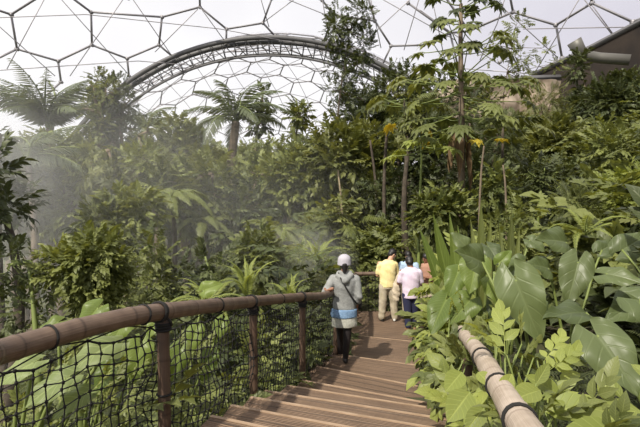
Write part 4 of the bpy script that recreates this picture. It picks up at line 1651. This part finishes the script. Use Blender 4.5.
# distant filler trees before the far dome and round the horizon
r = np.random.default_rng(55)
proto = None
FAR = [(-20, 120, 44), (20, 122, 46), (60, 128, 48), (92, 122, 44), (132, 136, 50), (180, 138, 52), (215, 134, 50), (245, 130, 50), (280, 126, 48), (318, 122, 44), (345, 130, 42), (375, 122, 42), (455, 118, 38), (480, 122, 40)]
for i, (px, yt, D) in enumerate(FAR):
    lbl = 'distant rounded tree in the far treeline under the dome'
    if proto is None:
        proto = tree('tree', lbl, px, yt, yt + 85, 62, D, 'alt', 'leaf_mid', 'bark', .9, 2.2, 77, 'tree', group='distant treeline')
        h0 = proto.location.z
        top0 = at(px, yt, D).z
        H0 = top0 - h0
    else:
        o = dup(proto)
        x = at(px, yt, D).x
        g = terrain(x, D)
        o.location = (x, D, g)
        k = (at(px, yt, D).z - g) / H0
        o.scale = (k * 1.05, k * 1.05, k)
        o.rotation_euler = (0, 0, r.uniform(0, 6.28))

# understorey trees filling the misty valley, all alike
r = np.random.default_rng(56)
proto = None
for i in range(34):
    D = 20 + 24 * (i % 17) / 17
    px = -10 + 360 * ((i * .618) % 1)
    yt = 165 - 20 * (D - 20) / 24 + r.uniform(-8, 8)
    if proto is None:
        proto = tree('tree', 'misty understorey tree packed among others in the valley below the treeline', px, yt, yt + 90, 70, D, 'alt', 'leaf_mid', 'bark', 1.0, 1.5, 78, 'tree', group='misty understorey trees', shape='round')
        H0 = at(px, yt, D).z - proto.location.z
    else:
        o = dup(proto)
        x = at(px, yt, D).x
        g = terrain(x, D)
        k = (at(px, yt, D).z - g) / H0
        o.location = (x, D, g)
        o.scale = (k * 1.2, k * 1.2, k)
        o.rotation_euler = (0, 0, r.uniform(0, 6.28))

# ------------------------------------------------------------------ papaya
def petioled(root, name, p0, p1, blade, stalk_r, lm, sm='stem', sagz=.0, spin=0.0, tint=.5, flat=None):
    """blade part at p1 with a stalk sub-part from p0"""
    p0, p1 = Vector(p0), Vector(p1)
    mb = MB()
    mb.add(blade[0], blade[1], None, blade[2], np.clip(blade[3] + tint, 0, 1))
    f = mb.obj(name, M[lm], root)
    mb = MB()
    mid = (p0 + p1) / 2 + Vector((0, 0, sagz))
    P = [p0, p0.lerp(mid, .55) + Vector((0, 0, sagz * .35)), mid, mid.lerp(p1, .55) + Vector((0, 0, sagz * .3)), p1]
    mb.tube(P, [stalk_r * 1.3, stalk_r * 1.15, stalk_r, stalk_r * .85, stalk_r * .7], 6)
    s = mb.obj('stalk', M[sm], f)
    return f


def papaya(label, px, py_top, D, tiers, seed, trunk_r=.10, basepx=None, bark='bark'):
    r = np.random.default_rng(seed)
    c = at(px, py_top, D)
    gz = terrain(c.x, D)
    root = thing('papaya_tree', label, 'papaya tree', (c.x, D, gz))
    ro = Vector(root.location)
    H = c.z - gz
    mb = MB()
    tp = wob((0, 0, -.1), (0, 0, H), 10, .012, r)
    mb.tube(tp, [trunk_r * (1.2 - .75 * i / 10) for i in range(11)], 10)
    mb.obj('trunk', M[bark], root)
    for (py, n, reach, bl, e0, e1, lm) in tiers:
        z = at(px, py, D).z - gz
        t = np.array(tp)
        x = np.interp(z, t[:, 2], t[:, 0])
        y = np.interp(z, t[:, 2], t[:, 1])
        for k in range(n):
            a = k * 2.4 + r.uniform(-.3, .3)
            e = r.uniform(e0, e1)
            rc = reach * r.uniform(.75, 1.15)
            d = Vector((math.cos(a) * math.cos(e), math.sin(a) * math.cos(e), math.sin(e)))
            p0 = Vector((x, y, z + r.uniform(-.2, .2)))
            p1 = p0 + d * rc
            lf = papaya_leaf(bl * r.uniform(.8, 1.15), k)
            B = basis(np.array([[d.x, d.y, -.35 + .2 * r.normal()]]), np.array([[0, 0, 1.0]]))[0]
            petioled(root, 'leaf', p0, p1, xf(lf, B, tuple(p1)), .013, lm, 'stem', -.05, tint=r.uniform(.25, .8))
    return root, tp


pr, _ = papaya('tall papaya tree with lobed leaves spreading right of centre', 461, 4, 12.5,
               [(2, 11, .75, .62, -.1, .9, 'leaf_dark'), (22, 8, .8, .62, -.3, .6, 'leaf_dark'), (52, 9, 1.1, .7, -.2, .6, 'leaf_mid'), (80, 16, 1.45, .82, -.25, .6, 'leaf_olive'), (96, 14, 1.5, .82, -.3, .45, 'leaf_mid'), (116, 14, 1.3, .8, -.4, .25, 'leaf_mid'), (122, 3, .9, .55, -.6, -.2, 'leaf_yellow')], 3)
# withered leaves hanging from the papaya trunk
r = np.random.default_rng(9)
for k in range(8):
    z = at(461, 128 + k * 4, 12.5).z - pr.location.z
    a = r.uniform(0, 6.28)
    mb = MB()
    L = r.uniform(.6, 1.1)
    lf = leaf(L, .22, 5, .5, .1, 'lance', .03, 1, k)
    d = np.array([[math.cos(a) * .25, math.sin(a) * .25, -1]])
    v = xf(lf, basis(d, np.array([[math.cos(a), math.sin(a), .3]]))[0], (math.cos(a) * .14, math.sin(a) * .14, z))
    mb.add(v[0], v[1], None, v[2], .5)
    tag(mb.obj('leaf', M['leaf_brown'], pr), 'withered brown leaf')
papaya('young papaya tree with yellowing leaves left of the tall papaya', 404, 100, 16,
       [(104, 11, 1.1, .9, -.3, .6, 'leaf_olive'), (118, 3, .8, .6, -.6, -.1, 'leaf_yellow')], 5, .07, bark='bark_dark')
papaya('small papaya tree with lobed leaves right of the tall papaya', 503, 118, 15,
       [(122, 10, 1.0, .85, -.3, .6, 'leaf_olive')], 6, .06, bark='bark_dark')
papaya('papaya sapling with bright leaves low in front of the papaya trunks', 421, 142, 12.5,
       [(146, 9, .75, .7, -.3, .5, 'leaf_lime')], 7, .045, bark='stem')

# thin bare stems
def stem(label, pts, D, r0, mat, name='bare_stem', cat='stem', group=None):
    P = [at(x, y, D) for x, y in pts]
    b_ = Vector((P[0].x, P[0].y, terrain(P[0].x, P[0].y) - .1))
    o = thing(name, label, cat, tuple(b_), 0, group)
    mb = MB()
    Q = [b_ - b_] + [p - b_ for p in P[1:]]
    Q = catmull(Q, 5) if len(Q) > 2 else Q
    n = len(Q)
    mb.tube(Q, [r0 * (1.1 - .5 * i / n) for i in range(n)], 7)
    mb.obj('cane', M[mat], o)
    return o


stem('dead brown cane right of the papaya trunk beside the lance leaves', [(478, 260), (480, 195), (484, 146)], 9.5, .024, 'bark')
stem('second dead brown cane, shorter and further right', [(508, 262), (506, 205), (503, 165)], 9.0, .022, 'bark')
stem('reddish thin trunk left of the young papaya', [(386, 250), (384, 190), (387, 130)], 17, .07, 'bark_dark')
stem('leaning thin trunk in the dark hollow behind the group', [(378, 250), (376, 190), (370, 140)], 19, .06, 'bark_dark')
stem('straight thin trunk under the young papaya', [(398, 245), (399, 190), (397, 128)], 20, .07, 'bark_dark')
stem('thin pole standing behind the cap of the woman', [(343, 262), (342, 215), (338, 170)], 19, .05, 'bark_pale')

# ------------------------------------------------------------------ lance leaved clumps
def lance_clump(label, px, py, D, leaves, lm='leaf_banana', name='lance_leaved_plant', cat='plant'):
    """leaves : (tip px, tip py, width, bend)"""
    b_ = at(px, py, D)
    b_.z = min(b_.z, terrain(b_.x, D) + .02)
    root = thing(name, label, cat, tuple(b_))
    for k, (tx, ty, w, bend) in enumerate(leaves):
        D2 = D + .25 * math.sin(k * 2.1)
        tip = at(tx, ty, D2) - b_
        p0 = Vector((.04 * math.sin(k * 2), .04 * math.cos(k * 2), 0))
        st = p0.lerp(tip, .25) + Vector((0, 0, .05))
        d = tip - st
        lf = leaf(d.length, w, 9, .25, bend, 'lance', .012, 2, k)
        nrm = np.array([[-d.x * .3 + .35 * math.sin(k * 3), -1.0, .35]])
        B = basis(np.array([tuple(d)]), nrm)[0]
        petioled(root, 'leaf', p0, st, xf(lf, B, tuple(st)), .014, lm, tint=.3 + .4 * ((k * .37) % 1))
    return root


lance_clump('clump of long upright lance leaves beside the people', 466, 294, 8.2,
            [(421, 226, .24, .05), (430, 212, .28, -.05), (452, 212, .20, .1), (462, 226, .18, .1), (474, 236, .16, .2)])
lance_clump('narrow lance leaves standing against the first dead cane', 482, 290, 7.4,
            [(481, 196, .16, .0), (474, 214, .14, .1), (492, 214, .15, .05), (500, 232, .14, .1)], 'leaf_mid')
lance_clump('narrow lance leaves beside the second dead cane', 508, 292, 6.8,
            [(512, 206, .15, .0), (503, 222, .14, .1), (522, 226, .14, .1), (530, 240, .13, .1)], 'leaf_mid')
lance_clump('lance leaves rising left of the papaya sapling', 432, 285, 13.5,
            [(414, 226, .2, .1), (428, 220, .22, .1), (408, 240, .18, .1), (440, 234, .2, .1)], 'leaf_mid')


# ------------------------------------------------------------------ elephant ears
def ear_plant(label, base, blades, lm, name='elephant_ear_plant', cat='plant'):
    """blades: (attach px,py, tip px,py, D, Dtip, W/L, normal, tint)"""
    b_ = Vector((base[0], base[1], terrain(base[0], base[1])))
    root = thing(name, label, cat, tuple(b_))
    for k, (ax, ay, tx, ty, D, D2, wl_, nr, tn) in enumerate(blades):
        p = at(ax, ay, D) - b_
        tip = at(tx, ty, D2) - b_
        d = tip - p
        L = d.length
        bl = heart_blade(L, L * wl_, k + 1, .30, .03, .35)
        B = basis(np.array([tuple(d)]), np.array([nr], float))[0]
        p0 = Vector((.06 * math.sin(k * 2.3), .06 * math.cos(k * 2.3), -.02))
        petioled(root, 'leaf', p0, p, xf(bl, B, tuple(p)), .013, lm, sagz=.10 if k % 2 else .16, tint=tn)
    return root


ear_plant('elephant ear plant with one broad leaf hanging over the end of the right rail', (1.75, 3.9), [
    (516, 280, 541, 343, 3.5, 3.35, .72, (-.7, -1, .75), .6),
    (482, 262, 462, 250, 4.2, 4.0, .9, (.1, -1, .5), .4),
    (535, 300, 500, 318, 3.9, 3.7, .8, (.2, -1, .7), .35),
], 'leaf_taro')
ear_plant('elephant ear plant with an upright grey-green leaf behind the rail end leaves', (2.35, 4.6), [
    (578, 262, 568, 304, 4.3, 4.15, .72, (-.3, -1, .55), .7),
    (566, 242, 542, 236, 4.7, 4.5, .8, (-.2, -1, .6), .5),
    (602, 250, 618, 240, 4.9, 5.0, .8, (.1, -1, .8), .4),
    (548, 268, 531, 262, 4.6, 4.5, 1.1, (-.2, -1, .8), .4),
], 'leaf_taro')
ear_plant('elephant ear plant with the largest ribbed leaf at the right edge', (1.95, 2.75), [
    (597, 336, 640, 392, 2.75, 2.5, .85, (-.45, -1, 1.0), .65),
    (586, 313, 549, 309, 3.3, 3.1, .6, (0, -.5, 1), .3),
    (640, 300, 700, 330, 3.2, 3.0, .9, (0, -1, .8), .5),
], 'leaf_taro')
ear_plant('elephant ear plant at the right edge with a leaf pointing right', (2.9, 3.9), [
    (606, 274, 646, 280, 3.9, 3.7, .75, (-.1, -1, 1.0), .7),
    (622, 250, 650, 232, 4.4, 4.4, .9, (0, -1, .8), .5),
    (640, 300, 610, 318, 4.0, 3.9, .9, (0, -1, .8), .4),
], 'leaf_taro')
ear_plant('bright yellow-green big leaved plant standing left of the right rail end', (1.55, 4.7), [
    (476, 262, 470, 292, 4.5, 4.35, .95, (-.2, -1, .55), .6),
    (493, 280, 500, 306, 4.3, 4.2, 1.0, (.1, -1, .5), .8),
    (458, 272, 448, 296, 4.7, 4.6, .9, (-.3, -1, .6), .3),
    (470, 300, 450, 322, 4.4, 4.3, .9, (-.3, -1, .7), .45),
    (500, 262, 512, 250, 4.8, 4.8, .9, (.1, -1, .6), .4),
    (446, 300, 430, 330, 4.5, 4.3, .8, (-.5, -1, .7), .3),
], 'leaf_banana', 'big_leaved_plant')
ear_plant('dark big leaved plant between the bright leaves and the lance leaves', (1.9, 5.6), [
    (500, 300, 492, 322, 4.4, 4.3, 1.0, (0, -1, .5), .1),
    (466, 246, 452, 232, 5.4, 5.4, .9, (0, -1, .6), .5),
    (488, 246, 500, 262, 5.2, 5.0, .9, (0, -1, .6), .3),
    (524, 262, 508, 275, 5.0, 4.9, .9, (0, -1, .6), .4),
    (530, 240, 546, 250, 5.6, 5.5, .9, (0, -1, .7), .5),
], 'leaf_taro', 'big_leaved_plant')
# left bottom, behind the net
ear_plant('big pale leaved plant pressed against the rope net in the lower left corner', (-1.95, 2.9), [
    (112, 344, 64, 368, 3.0, 2.75, .70, (.2, -1, 1.3), .7),
    (34, 362, -8, 384, 2.75, 2.6, .75, (.1, -1, 1.3), .6),
    (66, 378, 20, 404, 2.7, 2.6, .75, (.1, -1, 1.3), .4),
    (20, 352, 44, 344, 2.9, 3.0, .8, (.1, -1, 1.4), .5),
    (84, 394, 50, 416, 2.8, 2.7, .75, (.1, -1, 1.2), .5),
], 'leaf_pale', 'big_leaved_plant')
ear_plant('big green leaved plant rising over the handrail left of the first post', (-2.1, 4.1), [
    (98, 308, 76, 330, 3.9, 3.8, .95, (.2, -1, .7), .5),
    (124, 322, 108, 346, 3.8, 3.7, .9, (.2, -1, .9), .6),
    (58, 322, 34, 336, 4.0, 3.9, .8, (.2, -1, 1.2), .7),
    (140, 346, 132, 384, 3.7, 3.6, .8, (.3, -1, .6), .7),
    (112, 366, 92, 396, 3.7, 3.6, .8, (.1, -1, .8), .3),
], 'leaf_banana', 'big_leaved_plant')
ear_plant('green leaved plant behind the net between the first and second posts', (-1.5, 4.9), [
    (196, 330, 188, 356, 4.5, 4.4, .7, (.2, -1, .6), .7),
    (222, 322, 214, 344, 4.9, 4.8, .7, (.2, -1, .6), .5),
    (180, 350, 170, 382, 4.3, 4.2, .7, (.2, -1, .6), .5),
    (204, 290, 222, 283, 5.2, 5.2, .9, (.2, -1, .6), .8),
    (158, 320, 146, 338, 4.4, 4.3, .8, (.2, -1, .8), .6),
    (210, 356, 202, 384, 4.6, 4.5, .7, (.2, -1, .6), .3),
], 'leaf_banana', 'big_leaved_plant')


# ------------------------------------------------------------------ near leafy clumps with separate stems
def clump(label, c, rad, n, kind, lm, s, seed, name='leafy_vine', cat='vine', tint=.55, hang=0.0):
    r = np.random.default_rng(seed)
    c = Vector(c)
    gz = terrain(c.x, c.y)
    root = thing(name, label, cat, (c.x, c.y, gz))
    o = np.array([0, 0, c.z - gz])
    d = norm(r.normal(size=(n, 3)))
    rr_ = r.uniform(.35, 1.0, n)[:, None] ** .6
    P = o + d * rr_ * np.array(rad)
    dr = norm(d + r.normal(size=(n, 3)) * .5 + np.array([0, -.2, -hang]))
    up = norm(np.array([0, -.35, 1.0]) + d * .4 + r.normal(size=(n, 3)) * .3)
    mb = MB()
    scatter_sprays(mb, kind, P, dr, up, s, r, tint, .3)
    mb.obj('foliage', M[lm], root)
    mb = MB()
    for k in range(10):
        e = P[k]
        mb.tube(wob((r.normal() * .04, r.normal() * .04, -.05), tuple(e), 5, .08, r), [.012, .011, .010, .008, .006, .004], 5)
    mb.obj('stem', M['stem'], root)
    return root


clump('bright vine spilling over the step edge at the feet of the lilac shirted person', at(450, 302, 8.2), (.30, .8, .55), 80, 'heart', 'leaf_lime', .55, 1, hang=.2)
clump('dense vine hanging over the step edge halfway down', at(448, 338, 6.2), (.24, .8, .46), 90, 'heart', 'leaf_mid', .48, 2, hang=.3)
clump('bright broad leaved vine between the steps and the far end of the right rail', at(452, 352, 4.9), (.18, .6, .36), 60, 'heart', 'leaf_lime', .44, 3, hang=.3)
clump('vine covering the foot of the right rail beside the nearest steps', at(466, 388, 3.5), (.10, .5, .26), 55, 'heart', 'leaf_mid', .34, 4, hang=.3)
clump('yellow-green vine in the bottom corner left of the right rail', at(482, 424, 2.5), (.07, .28, .12), 16, 'heart', 'leaf_lime', .34, 5, hang=.1, tint=.75)
clump('bright leafy bush crowding the lilac shirted person from the right', at(472, 274, 9.3), (.46, .8, .5), 80, 'altbig', 'leaf_lime', .40, 6)
clump('small leaved creeper below the rope net by the lowest visible step', (-1.05, 4.3, .95), (.22, .7, .28), 70, 'alt', 'leaf_mid', .26, 7, name='creeper', cat='creeper')
clump('ivy like creeper filling the net between the second and third posts', (-.72, 5.9, 1.0), (.16, .75, .50), 120, 'heart', 'leaf_mid', .26, 8, name='creeper', cat='creeper')
clump('ivy like creeper filling the net just before the hand of the woman', (-.20, 7.2, .8), (.16, .7, .48), 110, 'heart', 'leaf_dark', .28, 9, name='creeper', cat='creeper', tint=.8)
clump('dark creeper on the fence behind the woman down to the landing', (.40, 10.0, .45), (.22, 1.7, .45), 150, 'heart', 'leaf_dark', .34, 10, name='creeper', cat='creeper', tint=.7)
clump('creeper with bright leaves behind the end fence of the landing', (1.7, 13.0, .55), (1.0, .3, .45), 110, 'heart', 'leaf_mid', .4, 11, name='creeper', cat='creeper')
clump('leafy vine with pointed leaves lying over the middle of the right rail', at(520, 376, 2.35), (.20, .25, .09), 16, 'altbig', 'leaf_lime', .27, 12, tint=.6)
clump('thin climbing vine reaching over the right rail from the bank', at(506, 352, 3.0), (.20, .3, .16), 16, 'heart', 'leaf_mid', .26, 13)
clump('shaded vine leaves under the right rail near the camera', at(560, 440, 1.9), (.22, .3, .10), 26, 'altbig', 'leaf_mid', .26, 14)

# large ovate leaves in the lower right corner
def ovate(label, base, blades, lm='leaf_lime'):
    b_ = Vector(base)
    root = thing('broad_leaved_vine', label, 'vine', tuple(b_))
    for k, (ax, ay, tx, ty, D, D2, w, nr) in enumerate(blades):
        p, tip = at(ax, ay, D) - b_, at(tx, ty, D2) - b_
        d = tip - p
        lf = leaf(d.length, d.length * w, 9, .18, .12, 'oval', .012, 3, k)
        B = basis(np.array([tuple(d)]), np.array([nr], float))[0]
        petioled(root, 'leaf', (0, 0, 0), p, xf(lf, B, tuple(p)), .004, lm, sagz=.05, tint=.35 + .3 * (k % 2))
    return root


ovate('vine with large oval veined leaves in the lower right corner', (1.15, 1.7, terrain(1.15, 1.7)), [
    (545, 412, 606, 402, 2.0, 1.95, .52, (0, -.7, 1)),
    (607, 402, 604, 372, 2.1, 2.15, .62, (-.1, -1, .4)),
    (622, 398, 606, 376, 2.2, 2.25, .55, (.3, -1, .5)),
    (640, 410, 588, 424, 1.9, 1.85, .55, (0, -.7, 1)),
    (560, 396, 528, 374, 2.2, 2.2, .5, (0, -.8, .8)),
    (660, 385, 632, 362, 2.1, 2.2, .55, (0, -.8, .8)),
    (626, 436, 560, 434, 1.75, 1.7, .5, (0, -.7, 1)),
    (560, 380, 582, 372, 2.4, 2.45, .45, (0, -.8, .8)),
])
ovate('young vine with lime leaves leaning on the near end of the right rail', (.95, 2.2, terrain(.95, 2.2)), [
    (470, 392, 448, 420, 2.2, 2.1, .70, (-.3, -1, .8)),
    (478, 372, 492, 386, 2.3, 2.2, .6, (-.1, -1, .7)),
    (462, 372, 446, 390, 2.5, 2.4, .65, (-.3, -1, .7)),
    (500, 396, 514, 372, 2.0, 2.1, .45, (0, -1, .6)),
    (484, 408, 466, 430, 2.0, 1.95, .65, (-.2, -.9, .8)),
    (540, 390, 512, 398, 2.0, 1.9, .5, (0, -.8, 1)),
    (536, 384, 550, 362, 2.1, 2.15, .45, (0, -1, .6)),
])

clump('mixed small leaves behind the rope net left of the first post', (-1.65, 3.3, 1.5), (.45, .7, .38), 130, 'alt', 'leaf_mid', .26, 21, name='creeper', cat='creeper')
clump('small leaves in the shade behind the net between the first two posts', (-1.25, 4.4, 1.15), (.3, .75, .5), 130, 'alt', 'leaf_mid', .24, 22, name='creeper', cat='creeper')
clump('trailing vine covering the far tip of the right rail', at(462, 326, 4.35), (.16, .22, .13), 26, 'heart', 'leaf_lime', .30, 23)
# ------------------------------------------------------------------ light, sky and mist
w = bpy.data.worlds.new('sky')
bpy.context.scene.world = w
w.use_nodes = True
nt = w.node_tree
bg = nt.nodes['Background']
tc = nt.nodes.new('ShaderNodeTexCoord')
nz = nt.nodes.new('ShaderNodeTexNoise')
nz.inputs['Scale'].default_value = 2.2
nz.inputs['Detail'].default_value = 4
nt.links.new(tc.outputs['Generated'], nz.inputs['Vector'])
sp = nt.nodes.new('ShaderNodeSeparateXYZ')
nt.links.new(tc.outputs['Generated'], sp.inputs[0])
f1 = maprange(nt, sp.outputs[0], -.25, .55, 0, .8)
f2 = math_n(nt, 'ADD', f1, maprange(nt, nz.outputs[0], .35, .65, -.2, .2))
cl = nt.nodes.new('ShaderNodeClamp')
nt.links.new(f2, cl.inputs[0])
col = mix(nt, cl.outputs[0], (1.0, .99, .995), (.62, .60, .685))
nt.links.new(col, bg.inputs[0])
bg.inputs[1].default_value = 1.12
sd = bpy.data.lights.new('sun', 'SUN')
sd.energy = 6.0
sd.angle = math.radians(1.5)
sd.color = (1.0, .93, .80)
so = bpy.data.objects.new('sun', sd)
C.objects.link(so)
so.rotation_euler = Vector((.38, .62, -.82)).to_track_quat('-Z', 'Y').to_euler()


def mist(name, label, c, rad, dens, seed):
    m = bpy.data.materials.new(name)
    m.use_nodes = True
    nt = m.node_tree
    nt.nodes.remove(nt.nodes['Principled BSDF'])
    vs = nt.nodes.new('ShaderNodeVolumeScatter')
    vs.inputs['Color'].default_value = (.97, .97, .95, 1)
    vs.inputs['Anisotropy'].default_value = .2
    tc = nt.nodes.new('ShaderNodeTexCoord')
    ln = nt.nodes.new('ShaderNodeVectorMath')
    ln.operation = 'LENGTH'
    nt.links.new(tc.outputs['Object'], ln.inputs[0])
    fall = maprange(nt, ln.outputs['Value'], .15, .98, 1, 0)
    n = nt.nodes.new('ShaderNodeTexNoise')
    n.inputs['Scale'].default_value = 2.0
    n.inputs['Detail'].default_value = 2
    nt.links.new(tc.outputs['Object'], n.inputs['Vector'])
    k = maprange(nt, n.outputs[0], .35, .65, .4, 1.4)
    dd = math_n(nt, 'MULTIPLY', math_n(nt, 'MULTIPLY', fall, k), dens)
    nt.links.new(dd, vs.inputs['Density'])
    nt.links.new(vs.outputs[0], nt.nodes['Material Output'].inputs['Volume'])
    b = Blob()
    b.ball((0, 0, 0), (1, 1, 1))
    o = b.mb.obj(name, m, None)
    o.location = c
    o.scale = rad
    return tag(o, label, 'mist', kind='stuff')


mist('mist', 'thin pale mist drifting through the trees on the left', (-11, 18, 1.5), (14, 13, 7), .034, 1)
mist('mist', 'puff of mist rising from the hollow behind the woman', at(305, 262, 13.5), (1.6, 1.8, 1.4), .22, 2)
mist('mist', 'thick jet of mist at the far left edge', at(-4, 175, 10.5), (1.4, 2.2, 2.0), .16, 3)
sc = bpy.context.scene
sc.view_settings.view_transform = 'Standard'
sc.view_settings.look = 'None'
sc.view_settings.gamma = 1
sc.view_settings.use_curve_mapping = False
sc.view_settings.exposure = 0.0
sc.cycles.max_bounces = 8
sc.cycles.diffuse_bounces = 3
sc.cycles.transmission_bounces = 3
sc.cycles.transparent_max_bounces = 8
sc.cycles.volume_bounces = 1
sc.cycles.volume_step_rate = 3.0
